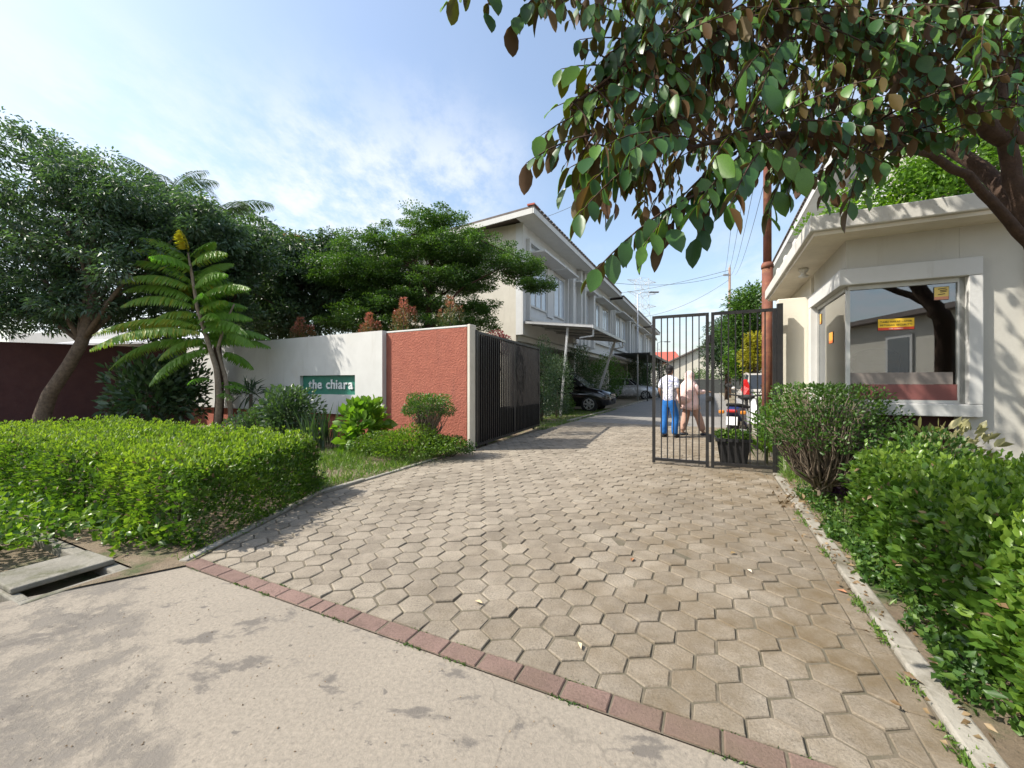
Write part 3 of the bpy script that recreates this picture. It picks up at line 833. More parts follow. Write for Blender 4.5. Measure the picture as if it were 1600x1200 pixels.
mb = MB(); mb.box(-.24, .24, -.05, .04, .95, 1.62); mb.ball((0, -.01, 1.62), (.27, .07, .13)); mb.build('backrest', cloth_dark, ck, bevel=.05)
part(ck, 'seat', cloth_dark, (-.24, .24, .05, .5, .52, .6)); mb = MB(); mb.tube([(0, .25, .12), (0, .25, .52)], .03); mb.build('column', black_metal, ck)
mb = MB(); mb.box(-.28, .28, .1, .4, .1, .13); mb.build('foot', black_metal, ck)
# stickers
def sticker(name, label, v, z, w, h, side=False, twist=0.0, cols=((.78, .50, .03), (.62, .07, .03)), lines=(), u=None):
    o = thing(name, label, 'sticker', W(v, u if u else FU+.017, z), -A - (R(90) if side else 0), 'stickers on the guard post glass')
    part(o, 'backing', mat('sticker_a_%s' % str(cols[0]), cols[0], cols[0], 3, .5), (0, w, -.003, -.001, h*.24, h))
    part(o, 'red_strip', mat('sticker_b_%s' % str(cols[1]), cols[1], None, 3, .5), (0, w, -.003, -.001, 0, h*.238))
    part(o, 'border', black_metal, (-.004, w+.004, -.0008, .001, -.004, h+.004))
    for (txt, fx, fw, fz, fh, m) in lines:
        letters(txt, w*fw, h*fh, w*fx, -.0034, h*fz, o, m, .0004, .02, gap=.08)
    return o
ink = mat('ink_black', (.02, .02, .02), None, 3, .6); red_ink = mat('paper_white', (.75, .72, .65), None, 3, .6)
sticker('notice_sticker', 'yellow and red notice sticker in the middle of the front glass', 1.58, 1.845, .285, .115,
        lines=[('TAMU HARAP LAPOR', .06, .88, .66, .17, ink), ('PETUGAS SECURITY', .06, .88, .36, .17, ink), ('THE CHIARA', .3, .4, .07, .10, red_ink)])
sq = sticker('notice_sticker', 'square yellow sticker at the top corner of the front glass', 2.015, 2.125, .105, .125, cols=((.74, .55, .16), (.70, .30, .18)))
for q, (a, b_, c_) in enumerate(((.03, .085, .105), (.045, .09, .088), (.05, .085, .074), (.03, .075, .05))):
    mb = MB(); mb.bar((a*.9, -.004, c_), (b_*1.05, -.004, c_+.006), .003, .007); mb.build('print_mark', ink, sq)
sticker('notice_sticker', 'small orange sticker low on the side glass of the guard post', SV+.014, 1.78, .16, .13, side=True, cols=((.80, .36, .06), (.66, .16, .05)), u=6.25)
sticker('notice_sticker', 'small orange sticker high on the side glass beside the white jamb', SV+.014, 2.08, .07, .13, side=True, cols=((.78, .46, .08), (.72, .30, .06)), u=6.72)

# ------------------------------------------------------------------ far end of the estate road
eh = thing('end_house', 'cream gable-ended house closing the far end of the estate road', 'house', W(-5.2, 62), -A)
mb = MB(); mb.add([(0, 0, 0), (11, 0, 0), (11, 0, 4.4), (5.8, 0, 6.9), (0, 0, 4.1), (0, 9, 0), (11, 9, 0), (11, 9, 4.4), (5.8, 9, 6.9), (0, 9, 4.1)],
                  [(0,1,2,3,4), (9,8,7,6,5), (0,5,6,1), (1,6,7,2), (0,4,9,5)]); mb.build('wall', cream_paint, eh)
mb = MB(); mb.add([(-.5, -.5, 3.9), (5.8, -.5, 6.95), (11.5, -.5, 4.2), (-.5, 9.5, 3.9), (5.8, 9.5, 6.95), (11.5, 9.5, 4.2),
                   (-.5, -.5, 4.1), (5.8, -.5, 7.15), (11.5, -.5, 4.4), (-.5, 9.5, 4.1), (5.8, 9.5, 7.15), (11.5, 9.5, 4.4)],
                  [(0,1,4,3),(1,2,5,4),(6,9,10,7),(7,10,11,8),(0,6,7,1),(1,7,8,2),(3,4,10,9),(4,5,11,10),(0,3,9,6),(2,8,11,5)]); mb.build('roof', roof_tile, eh)
for yy in (2.5, 7.5): window_m = part(eh, 'window', glass_dark, (yy, yy+1.4, -.04, -.003, 1.0, 2.3))
rh = thing('red_roofed_house', 'low house with a bright red roof beside the farthest terrace house', 'house', W(-13.2, 67), -A)
part(rh, 'wall', white_paint, (0, 9, 0, 7, 0, 4.4))
mb = MB(); mb.add([(-.6, -.6, 4.3), (9.6, -.6, 4.3), (9.6, 7.6, 4.3), (-.6, 7.6, 4.3), (1.5, 3.5, 6.3), (8.2, 3.5, 6.3)], [(0,1,5,4), (1,2,5), (2,3,4,5), (3,0,4), (3,2,1,0)]); mb.build('roof', roof_red, rh)
part(rh, 'window', glass_dark, (3, 4.5, -.03, -.003, 1, 2.2))
ew = thing('end_wall', 'dark low wall across the far end of the estate road', 'wall', W(-4.5, 57), -A)
part(ew, 'wall_face', mat('dark_wall', (.07, .075, .07), None, 4, .9), (0, 9, 0, .2, 0, 1.7)); part(ew, 'coping', concrete, (-.03, 9.03, -.03, .23, 1.702, 1.77))
# neighbour's house past the maroon wall
nh = thing('neighbour_house', 'white house with a sunlit sheet roof past the maroon wall', 'house', (-21.5, 17.5, 0), R(-8))
part(nh, 'wall', white_paint, (0, 6, 0, 6, 0, 3.4))
mb = MB(); mb.add([(4.2, -1.2, 2.75), (9.5, -1.2, 2.75), (9.5, 3.5, 3.75), (4.2, 3.5, 3.75), (4.2, -1.2, 2.82), (9.5, -1.2, 2.82), (9.5, 3.5, 3.82), (4.2, 3.5, 3.82)], [(0,3,2,1),(4,5,6,7),(0,1,5,4),(1,2,6,5),(2,3,7,6),(3,0,4,7)])
mb.build('roof', mat('zinc_sheet', (.62, .62, .64), None, 4, .45), nh); part(nh, 'window', glass_dark, (2.2, 3.4, -.03, -.003, 1.2, 2.6)); part(nh, 'porch_wall', white_paint, (6.002, 9.3, .5, 3.3, 0, 2.7))

# ------------------------------------------------------------------ poles, lamps, wires, pylon
def pole(name, label, base, h, r0, r1, m, n=12, ring=None):
    t = thing(name, label, 'pole', base)
    mb = MB(); mb.tube([(0, 0, -.1), (0, 0, h)], [r0, r1], n); mb.build('shaft', m, t, smooth=True)
    return t
rp_b = at(1199, 560, 8.6); rp_b.z = 0
rp = pole('utility_pole', 'rusty brown steel utility pole rising behind the guard post', rp_b, 3.75, .105, .102, rust_steel, 14)
mb = MB(); mb.tube([(0, 0, 3.7), (0, 0, 3.76), (0, 0, 3.82)], [.118, .119, .092], 14); mb.build('collar', rust_steel, rp, smooth=True)
mb = MB(); mb.tube([(0, 0, 3.8), (0, 0, 8.2)], [.08, .072], 14); mb.build('upper_shaft', rust_steel, rp, smooth=True)
mb = MB(); mb.box(-.5, .5, -.04, .04, 7.6, 7.7); mb.build('cross_arm', rust_steel, rp)
fp_b = at(1140, 560, 34.5); fp_b.z = 0
fpz = at(1140, 418, 34.5).z
fp = pole('utility_pole', 'slim weathered utility pole far down the estate road', fp_b, fpz, .13, .09, mat('pole_brown', (.30, .20, .15), None, 4, .85), 10)
mb = MB(); mb.box(-.55, .1, -.05, .05, fpz-.7, fpz-.55); mb.build('cross_arm', steel_light, fp)
mb = MB(); mb.tube([(.0, 0, fpz), (0, 0, fpz+.25)], .05); mb.build('insulator', steel_light, fp)
def wire(a, b, sag, r, label):
    a, b = Vector(a), Vector(b); pts = []
    for i in range(15):
        t = i/14; p = a.lerp(b, t); p.z -= sag*4*t*(1-t); pts.append(p)
    mb = MB(); mb.tube(pts, r, 5)
    return tag(mb.build('power_line', mat('wire_grey', (.10, .11, .12), None, 4, .6), None, smooth=True), label, 'power line', 'overhead wires')
ft = Vector((fp_b.x, fp_b.y, fpz-.5)); rt = Vector((rp_b.x, rp_b.y, 7.65))
for k in range(4): wire(ft + Vector((-.4+.28*k, 0, -.05*k)), rt + Vector((-.45+.3*k, 0, .02)), .55+.08*k, .009, ('leftmost', 'second from left', 'third from left', 'rightmost')[k] + ' of four thin wires between the far pole and the rusty pole')
wire(ft, W(-6, 27, 7.9), .5, .014, 'overhead wire from the far pole to the second terrace house')
wire(ft + Vector((0, 0, -.5)), W(-6, 39, 7.3), .6, .014, 'overhead wire from the far pole to the fourth terrace house')
wire(ft + Vector((0, 0, .3)), W(-5.8, 20, 12.2) + Vector((0, 40, 2)), 1.0, .02, 'overhead wire from the far pole towards the lattice pylon')
wire(W(-5.7, 14.5, 7.55), rt + Vector((0, 0, .1)), .35, .008, 'overhead wire from the gable house eave across the drive')
def street_lamp(px, py, Y, label):
    hd = at(px, py, Y)
    t = thing('street_lamp', label, 'street lamp', (hd.x - 1.1, hd.y + .2, 0), 0, 'street lamps of the estate road')
    mb = MB(); mb.tube([(0, 0, -.05), (0, 0, hd.z-.05)], [.06, .04], 8); mb.build('post', steel_light, t, smooth=True)
    mb = MB(); mb.tube([(0, 0, hd.z-.06), (.35, -.05, hd.z+.1), (.8, -.12, hd.z+.1)], .025, 6); mb.build('arm', steel_light, t, smooth=True)
    mb = MB(); mb.box(.75, 1.45, -.26, -.06, hd.z+.03, hd.z+.13); mb.build('lamp_head', mat('lamp_grey', (.30, .31, .33), None, 4, .5), t, bevel=.03)
street_lamp(1022, 458, 29, 'grey street lamp reaching over the roof of the terrace row')
street_lamp(1043, 535, 48, 'smaller grey street lamp near the far end of the road')
# lattice pylon
py_ = at(1003, 598, 200); py_.z = 0
py_t = thing('lattice_pylon', 'pale lattice transmission pylon on the skyline beyond the houses', 'pylon', py_, R(20))
H = at(0, 436, 200).z
mb = MB(); hw = lambda z: 4.2*(1-z/H)+2.2*(z/H)**.5 if z < H*.6 else 2.0
def hwz(z): return 6.5*(1-z/(H*.7)) + 2.3 if z < H*.7 else 2.3
zs = [H*k/12 for k in range(13)]
for i in range(12):
    z0_, z1_ = zs[i], zs[i+1]; a, b_ = hwz(z0_), hwz(z1_)
    cs0 = [(a, a, z0_), (-a, a, z0_), (-a, -a, z0_), (a, -a, z0_)]; cs1 = [(b_, b_, z1_), (-b_, b_, z1_), (-b_, -b_, z1_), (b_, -b_, z1_)]
    for q in range(4):
        mb.bar(cs0[q], cs1[q], .14); mb.bar(cs0[q], cs1[(q+1) % 4], .07); mb.bar(cs0[(q+1) % 4], cs1[q], .07); mb.bar(cs1[q], cs1[(q+1) % 4], .07)
pyl = mat('galvanised', (.60, .63, .66), None, 3, .6)
mb.build('lattice_mast', pyl, py_t)
for z in (H*.97, H*.86, H*.74):
    for s_ in (-1, 1):
        mb = MB(); e = Vector((s_*8.5, 0, z+.6))
        for yy in (-2, 2): mb.bar((s_*2, yy, z+1.0), e, .11); mb.bar((s_*2, yy, z-.8), e, .11)
        for q in range(1, 4):
            t = q/4; p0 = Vector((s_*2, -2, z+1.0)).lerp(e, t); p1 = Vector((s_*2, 2, z-.8)).lerp(e, t-.12); mb.bar(p0, p1, .12)
        mb.build('cross_arm', pyl, py_t)

# cottage across the road, behind the viewer: it shows in the guard post glass
ah = thing('cottage', 'cream cottage across the road mirrored in the guard post window', 'house', W(4.9, -7.2), R(44))
part(ah, 'wall', cream_paint, (-3.2, 3.6, -5, 0, 0, 3.3)); part(ah, 'roof', roof_tile, (-3.7, 4.1, -5.5, .35, 3.302, 3.45))
window(ah, 0, 0, 0, 0) if False else None
mb = MB(); mb.box(.9, 1.9, .002, .05, 1.0, 2.8); fr_ = mb.build('window', white_paint, ah); part(fr_, 'pane', glass_dark, (1.0, 1.8, .052, .06, 1.1, 2.7))

# ------------------------------------------------------------------ vegetation
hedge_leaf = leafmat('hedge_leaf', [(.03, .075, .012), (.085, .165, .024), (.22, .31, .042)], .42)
hedge_big = leafmat('hedge_big_leaf', [(.03, .075, .012), (.08, .165, .025), (.20, .30, .042)], .38, rough=.32)
dark_leaf = leafmat('dark_leaf', [(.028, .06, .03), (.05, .10, .044), (.085, .15, .06)], .32, rough=.45, spec=.8)  # lifted and blued a little, glare over the left trees put into the colour
mid_leaf = leafmat('mid_leaf', [(.028, .07, .016), (.06, .13, .026), (.115, .20, .036)], .34)
bright_leaf = leafmat('bright_leaf', [(.06, .13, .02), (.11, .22, .03), (.20, .32, .04)], .42)
blue_leaf = leafmat('feather_leaf', [(.036, .074, .046), (.062, .12, .068), (.10, .175, .085)], .36, rough=.5, spec=.9)  # leaf colour paled and blued to carry the veiling glare on this tree
red_leaf = leafmat('red_shoot_leaf', [(.05, .11, .03), (.10, .14, .04), (.22, .13, .06), (.42, .15, .11)], .35, (1.3, 1.0, .8))
wine_leaf = leafmat('wine_leaf', [(.10, .02, .025), (.17, .03, .035), (.22, .05, .04)], .3, (1.4, .8, .8))
frond_leaf = leafmat('frond_leaf', [(.05, .12, .025), (.10, .21, .03), (.19, .33, .05), (.55, .38, .04)], .42, (1.05, 1.55, .6))
palm_leaf = leafmat('palm_leaf', [(.03, .07, .03), (.05, .10, .04), (.08, .14, .05)], .25)
dry_leaf = leafmat('dry_leaf', [(.16, .10, .05), (.22, .15, .08), (.30, .22, .12)], .2, (1, 1, 1))
purple_leaf = leafmat('purple_leaf', [(.05, .02, .055), (.09, .035, .085), (.13, .06, .11)], .25, (1.2, .9, 1.2))
yellow_leaf = leafmat('yellow_leaf', [(.16, .19, .02), (.30, .30, .03), (.45, .40, .04)], .4, (1.3, 1.2, .5))
fern_leaf = leafmat('fern_leaf', [(.12, .22, .05), (.18, .30, .07), (.25, .38, .09)], .45)
grass_m = leafmat('grass_blade', [(.06, .12, .02), (.10, .19, .03), (.17, .26, .05)], .35)
twig_m = mat('dry_twig', (.21, .165, .12), (.14, .11, .08), 20, .95)
stem_m = mat('green_stem', (.10, .12, .05), (.14, .12, .06), 12, .8)

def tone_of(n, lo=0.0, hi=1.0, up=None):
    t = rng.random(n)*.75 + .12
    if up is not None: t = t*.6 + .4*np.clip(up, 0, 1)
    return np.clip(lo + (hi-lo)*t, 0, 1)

def shell_points(c, rad, n, thick=.35, zmin=-1.0, lumps=.16, freq=1.6, seed=0.0):
    d = rdir(int(n*1.6)); d = d[d[:, 2] > zmin][:n]
    rad = np.array(rad); r = 1 - thick*rng.random(len(d))**1.6
    r = r*(1 + lumps*lump(d*rad.mean()*2.2 + np.array(c)[None]*.7, freq/rad.mean()*.8, seed))
    return np.array(c) + d*rad*r[:, None], d
def shrub(name, label, cat, base, c, rad, n, L, Wd, m, group=None, thick=.45, zmin=-.75, stems=5, lumps=.2, up=.5, tone=None, seed=0.0, droop=.12, stem_mat=None, tone_by_height=False):
    base = Vector(base); t = thing(name, label, cat, base, 0, group)
    cl = np.array(c, float)
    P, d = shell_points(cl, rad, n, thick, zmin, lumps, 1.8, seed)
    P = P[P[:, 2] > .02]; d = unit(P-cl)
    D = d + rdir(len(P))*.8 + np.array([0, 0, up])
    sz = rng.uniform(.65, 1.2, len(P))
    if tone is None:
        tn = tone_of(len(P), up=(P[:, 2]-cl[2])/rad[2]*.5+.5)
        if tone_by_height: tn = np.clip((P[:, 2]-cl[2]+rad[2])/(2*rad[2])*1.15 - .15 + rng.normal(0, .14, len(P)), 0, 1)
    else: tn = np.clip(rng.normal(tone, .15, len(P)), 0, 1)
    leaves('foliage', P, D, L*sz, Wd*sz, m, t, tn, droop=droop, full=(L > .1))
    mb = MB()
    for k in range(stems):
        q = P[rng.integers(len(P))]; q = cl + (q-cl)*.75
        e = Vector(q); mdl = Vector((q[0]*.35, q[1]*.35, q[2]*.5)) + Vector(rng.normal(0, .03, 3))
        mb.tube([(q[0]*.06, q[1]*.06, -.03), mdl, e], [.014, .010, .004], 5)
    mb.build('stems', stem_mat or bark, t, smooth=True)['kind'] = 'stuff'
    return t

def tree(name, label, base, trunk, blobs, nclump, per, clump, L, Wd, m, bk, limbs=14, flat=.55, group=None, up=.35, droop=.15, seed=0.0, tone_shift=0.0, simple=True):
    """trunk: list of (point, radius) in world space; blobs: list of (centre, radii, weight)"""
    base = Vector(base); t = thing(name, label, 'tree', base, 0, group)
    mb = MB(); tp = [Vector(p)-base for p, r in trunk]
    mb.tube(tp, [r for p, r in trunk], 10)
    wts = np.array([b_[2] for b_ in blobs], float); wts /= wts.sum()
    cc = []
    for (c, rad, w), k in zip(blobs, rng.multinomial(nclump, wts)):
        c = np.array(Vector(c)-base)
        d = rdir(k); r = rng.random(k)**.42
        cc.append(c + d*np.array(rad)*r[:, None])
    cc = np.concatenate(cc)
    # limbs from the upper trunk to some clumps
    for k in range(limbs):
        q = Vector(cc[rng.integers(len(cc))])
        j = int(len(tp)*.45 + rng.random()*(len(tp)*.55)); j = min(j, len(tp)-1)
        s_ = tp[j]; r0 = trunk[j][1]*.55
        md_ = s_.lerp(q, .5) + Vector((0, 0, .12*(q-s_).length)) + Vector(rng.normal(0, .08, 3))
        mb.tube([s_, s_.lerp(md_, .6)+Vector(rng.normal(0, .04, 3)), md_, q], [r0, r0*.7, r0*.5, r0*.15], 6)
    mb.build('trunk', bk, t, smooth=True)
    n = len(cc)*per
    ci = np.repeat(np.arange(len(cc)), per)
    cs = clump*rng.uniform(.6, 1.35, len(cc))
    off = rdir(n)*(rng.random(n)**.45)[:, None]*cs[ci][:, None]*np.array([1, 1, flat])
    P = cc[ci] + off
    D = unit(off) + rdir(n)*.7 + np.array([0, 0, up])
    sz = rng.uniform(.65, 1.25, n)
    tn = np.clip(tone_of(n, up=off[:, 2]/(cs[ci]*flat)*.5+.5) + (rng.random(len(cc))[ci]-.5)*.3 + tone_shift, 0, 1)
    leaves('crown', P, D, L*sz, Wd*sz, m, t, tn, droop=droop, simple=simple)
    return t

def hedge(name, label, poly, ztop, n, L, Wd, m, seed=0.0, bulge=.06, gap=.0, fill=.35, up=.6, full=False):
    """clipped block over a polygon in (v,u); poly is four corners"""
    t = thing(name, label, 'hedge', W(poly[0][0], poly[0][1]), -A)
    o = np.array(poly[0]); q = np.array(poly) - o
    # sample faces by area: top and four sides, plus the inside
    def bil(s_, r_): return ((1-s_)*(1-r_))[:, None]*q[0] + (s_*(1-r_))[:, None]*q[1] + (s_*r_)[:, None]*q[2] + ((1-s_)*r_)[:, None]*q[3]
    area = abs(np.cross(q[1]-q[0], q[2]-q[0])/2) + abs(np.cross(q[2]-q[0], q[3]-q[0])/2)
    faces = [('top', area)] + [(k, np.linalg.norm(q[(k+1) % 4]-q[k])*ztop) for k in range(4)] + [('in', area*fill)]
    tot = sum(a for _, a in faces); P, Nn = [], []
    for key, a in faces:
        k = int(n*a/tot)
        if key == 'top':
            sa, sb = rng.random(k), rng.random(k); xy = bil(sa, sb); ed = np.minimum(np.minimum(sa, 1-sa)*np.linalg.norm(q[1]-q[0]), np.minimum(sb, 1-sb)*np.linalg.norm(q[3]-q[0]))
            z = ztop - .10*rng.random(k)**1.5 - .16*np.exp(-ed/.11)
            P.append(np.c_[xy, z]); Nn.append(np.tile([0, 0, 1.0], (k, 1)))
        elif key == 'in':
            xy = bil(rng.random(k), rng.random(k)); P.append(np.c_[xy, rng.random(k)*ztop]); Nn.append(rdir(k))
        else:
            e = q[(key+1) % 4]-q[key]; nm = np.array([e[1], -e[0]])/np.linalg.norm(e)
            cen = q.mean(0)
            if np.dot(nm, q[key]-cen) < 0: nm = -nm
            s_ = rng.random(k); z = ztop*rng.random(k)**.92
            dep = .12*rng.random(k)**1.5 + .13*(z/ztop)**7
            xy = q[key] + s_[:, None]*e - nm*dep[:, None]
            P.append(np.c_[xy, z]); Nn.append(np.tile([nm[0], nm[1], .25], (k, 1)))
    P, Nn = np.concatenate(P), np.concatenate(Nn)
    lm = lump(P, 2.4, seed+5)*.6 + lump(P, 4.6, seed)*.5 + lump(P, 11, seed+3)*.4
    P = P + Nn*(lm*bulge)[:, None]
    # rounded shoulders
    keep = P[:, 2] > .0
    if gap: keep &= ~((lump(P, 5.0, seed+9) > .45) & (P[:, 2] < ztop*.45) & (rng.random(len(P)) < gap))
    P, Nn, lm = P[keep], Nn[keep], lm[keep]
    D = Nn*.8 + rdir(len(P))*.75 + np.array([0, 0, up])
    sz = rng.uniform(.6, 1.25, len(P))
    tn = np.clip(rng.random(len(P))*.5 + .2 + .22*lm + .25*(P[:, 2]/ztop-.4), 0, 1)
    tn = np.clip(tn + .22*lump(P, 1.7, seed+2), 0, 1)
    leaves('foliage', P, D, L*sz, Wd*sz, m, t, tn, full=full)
    k = rng.choice(len(P), int(len(P)*.025), replace=False)
    leaves('dry_leaves', P[k]+Nn[k]*.02, D[k]+rdir(len(k)), L*.9, Wd*.8, dry_leaf, t)
    # upright shoots breaking the clipped line
    k = int(n*.06); xy = bil(rng.random(k), rng.random(k)); P2 = np.c_[xy, ztop - .03 + .13*rng.random(k)**2]
    P2 = np.repeat(P2, 3, 0) + rng.normal(0, .012, (k*3, 3)); leaves('young_shoots', P2, rdir(k*3)*.6 + np.array([0, 0, 1.0]), L*.9, Wd*.8, m, t, np.clip(rng.normal(.8, .12, k*3), 0, 1), full=full)
    mb = MB()
    for k in range(60):
        a = bil(rng.uniform(.12, .88, 1), rng.uniform(.18, .82, 1))[0]; b_ = a + rng.normal(0, .03, 2); c_ = a + rng.normal(0, .06, 2)
        mb.tube([(a[0], a[1], -.03), (b_[0], b_[1], ztop*.45), (c_[0], c_[1], ztop*.8)], [.010, .007, .003], 5)
    mb.build('stems', bark, t, smooth=True)['kind'] = 'stuff'
    return t

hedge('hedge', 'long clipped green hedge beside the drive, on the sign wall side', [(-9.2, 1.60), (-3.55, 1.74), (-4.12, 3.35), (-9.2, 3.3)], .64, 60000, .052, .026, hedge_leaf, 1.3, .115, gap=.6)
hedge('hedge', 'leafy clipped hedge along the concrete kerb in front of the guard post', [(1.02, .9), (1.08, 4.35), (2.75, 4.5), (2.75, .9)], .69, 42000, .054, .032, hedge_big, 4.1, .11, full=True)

# --- young tree with long feather fronds
def frond_mesh(L, npair, ll, lw, arch, m, tone, side_droop=.55, rach=.011):
    """arching rachis along +x with paired drooping leaflets"""
    s_ = np.linspace(0, 1, npair); ang = arch[0] + (arch[1]-arch[0])*s_
    dx = np.cos(ang)*L/npair; dz = np.sin(ang)*L/npair
    X = np.cumsum(dx); Z = np.cumsum(dz)
    P = np.c_[X, np.zeros(npair), Z]; T = np.c_[np.cos(ang), np.zeros(npair), np.sin(ang)]
    sl = np.sin(np.pi*(.10+.86*s_))**.6
    PP, DD, NN, LL, TT = [], [], [], [], []
    for sd in (-1, 1):
        D = T*.30 + np.array([0, sd*1.0, 0]) + np.array([0, 0, -side_droop]) + rng.normal(0, .09, (npair, 3))
        PP.append(P[2:]); DD.append(D[2:]); NN.append(np.tile([0, -sd*side_droop*-.6, 1.0], (npair, 1))[2:]); LL.append((ll*sl)[2:]); TT.append(np.clip(tone + rng.normal(0, .07, npair), 0, 1)[2:])
    PP, DD, NN, LL, TT = map(np.concatenate, (PP, DD, NN, LL, TT))
    V, Fc, t = leaf_arrays(PP, DD, LL, lw*LL/ll, TT, NN, .1, .22)
    mb = MB(); k = max(2, npair//5); mb.tube(P[::k].tolist() + [P[-1].tolist()], list(np.linspace(rach, rach*.3, len(P[::k])+1)), 4)
    tri = []
    for f in mb.f:
        for i in range(1, len(f)-1): tri.append((f[0], f[i], f[i+1]))
    V2 = np.array(mb.v); n0 = len(V)
    return np_mesh('frond', np.r_[V, V2], np.r_[Fc, np.array(tri)+n0], m, np.r_[t, np.full(len(V2), tone*.8)])
FY = 9.3
fb = at(338, 660, FY); fb.z = 0
ft_ = thing('young_tree', 'slender young tree with bright feathery fronds before the white name panel', 'tree', fb)
st_pts = [(338, 700), (343, 620), (338, 575), (322, 525), (308, 480), (300, 430), (294, 395)]
tp = [at(x, y, FY) - fb for x, y in st_pts]; tp[0].z = -.05
mb = MB(); mb.tube(tp, [.075, .065, .055, .045, .038, .03, .018], 8)
s2 = [at(x, y, FY+.1) - fb for x, y in ((360, 700), (360, 640), (352, 590), (340, 545), (352, 505), (366, 475))]; s2[0].z = -.05
mb.tube(s2, [.055, .05, .045, .035, .025, .015], 8); mb.build('trunk', bark_pale, ft_, smooth=True)
# frond list: base fraction on stem, tip in the picture, tone
fr = [((296, 410), (222, 372), .5), ((298, 420), (205, 392), .55), ((300, 440), (190, 412), .5), ((300, 450), (188, 440), .55), ((304, 470), (196, 455), .45),
      ((306, 480), (192, 478), .5), ((310, 492), (235, 505), .6), ((312, 500), (215, 520), .55), ((318, 512), (150, 522), .62), ((320, 520), (145, 545), .6), ((326, 540), (175, 575), .5),
      ((294, 396), (282, 360), .9), ((296, 404), (335, 378), .5), ((298, 414), (352, 395), .55), ((302, 440), (362, 412), .5), ((304, 450), (352, 428), .45), ((308, 470), (388, 450), .5),
      ((310, 478), (384, 480), .4), ((316, 495), (392, 498), .45), ((318, 505), (384, 520), .4), ((350, 520), (398, 540), .5), ((345, 550), (395, 575), .4), ((330, 545), (235, 600), .4), ((300, 430), (330, 470), .5),
      ((302, 445), (268, 470), .7), ((312, 500), (270, 530), .5), ((322, 530), (250, 560), .55), ((300, 428), (250, 402), .6), ((310, 490), (352, 470), .55)]
for k, (bs, tpx, tn) in enumerate(fr):
    dy = rng.normal(0, .35)
    b_ = at(bs[0], bs[1], FY) - fb; e = at(tpx[0], tpx[1], FY+dy) - fb
    ln = (e-b_).length*1.07
    me = frond_mesh(ln, max(12, int(ln*27)), .23, .075, (R(30), R(-30)), frond_leaf, min(tn+.12, 1), 1.25)
    o = link('frond', me, ft_); d = (e-b_)
    o.location = b_; hz = math.hypot(d.x, d.y)
    o.rotation_euler = (rng.normal(0, .15), -math.atan2(d.z, hz) - R(0), math.atan2(d.y, d.x))
for k in range(22):
    b_ = at(296+k*1.2, 398+k*7, FY)-fb; ln = rng.uniform(.9, 1.5)
    o = link('frond', frond_mesh(ln, int(ln*27), .23, .075, (R(32), R(-30)), frond_leaf, rng.uniform(.4, .7), 1.2), ft_); o.location = b_; o.rotation_euler = (0, 0, rng.choice([R(90), R(-90), R(-60), R(60), R(120), R(-120)]) + rng.normal(0, .3))
for k in range(5):
    b_ = at(338+rng.normal(0, 5), 620-6*k, FY)-fb
    a_ = rng.random()*6.28; o = link('frond', frond_mesh(.7, 12, .16, .07, (R(30), R(-40)), frond_leaf, .35), ft_); o.location = b_; o.rotation_euler = (0, 0, a_)

# --- big tree with a bent trunk at the far left
ty = 9.6
base = at(66, 660, ty); base.z = -.03
bt = [(66, 700, .17), (66, 650, .155), (78, 615, .14), (105, 575, .13), (128, 535, .12), (142, 490, .11), (150, 440, .09), (140, 390, .07), (130, 330, .05)]
trunk = [(at(x, y, ty), r) for x, y, r in bt]; trunk[0] = (base, .18)
def E(px, py, Y, rx, ry, rz, w): return (at(px, py, Y), (rx, ry, rz), w)
tree('feathery_tree', 'large dark feathery tree with a pale bent trunk before the maroon wall', base, trunk,
     [E(40, 330, 9.6, 1.7, 1.6, 1.25, 3), E(150, 300, 9.6, 1.4, 1.6, 1.1, 2.4), E(60, 240, 9.8, 1.0, 1.2, .7, 1.2), E(190, 410, 9.7, 1.7, 1.5, 1.0, 3), E(60, 450, 9.8, 1.7, 1.4, .8, 2.6), E(280, 400, 10.2, 1.0, 1.2, .8, 1.4), E(-60, 380, 9.8, 1.6, 1.6, 1.6, 2), E(230, 340, 9.9, 1.2, 1.3, .9, 1.8), E(30, 490, 9.9, 1.4, 1.0, .5, 1.3), E(130, 490, 9.9, 1.2, 1.0, .4, 1.0), E(310, 440, 10.3, .9, 1, .8, 1.0), E(305, 345, 9.6, .8, .8, .5, 1.2), E(335, 375, 9.9, .7, .8, .5, .9)],
     680, 115, .34, .115, .040, blue_leaf, bark, limbs=34, flat=.45, droop=.3, up=-.05)

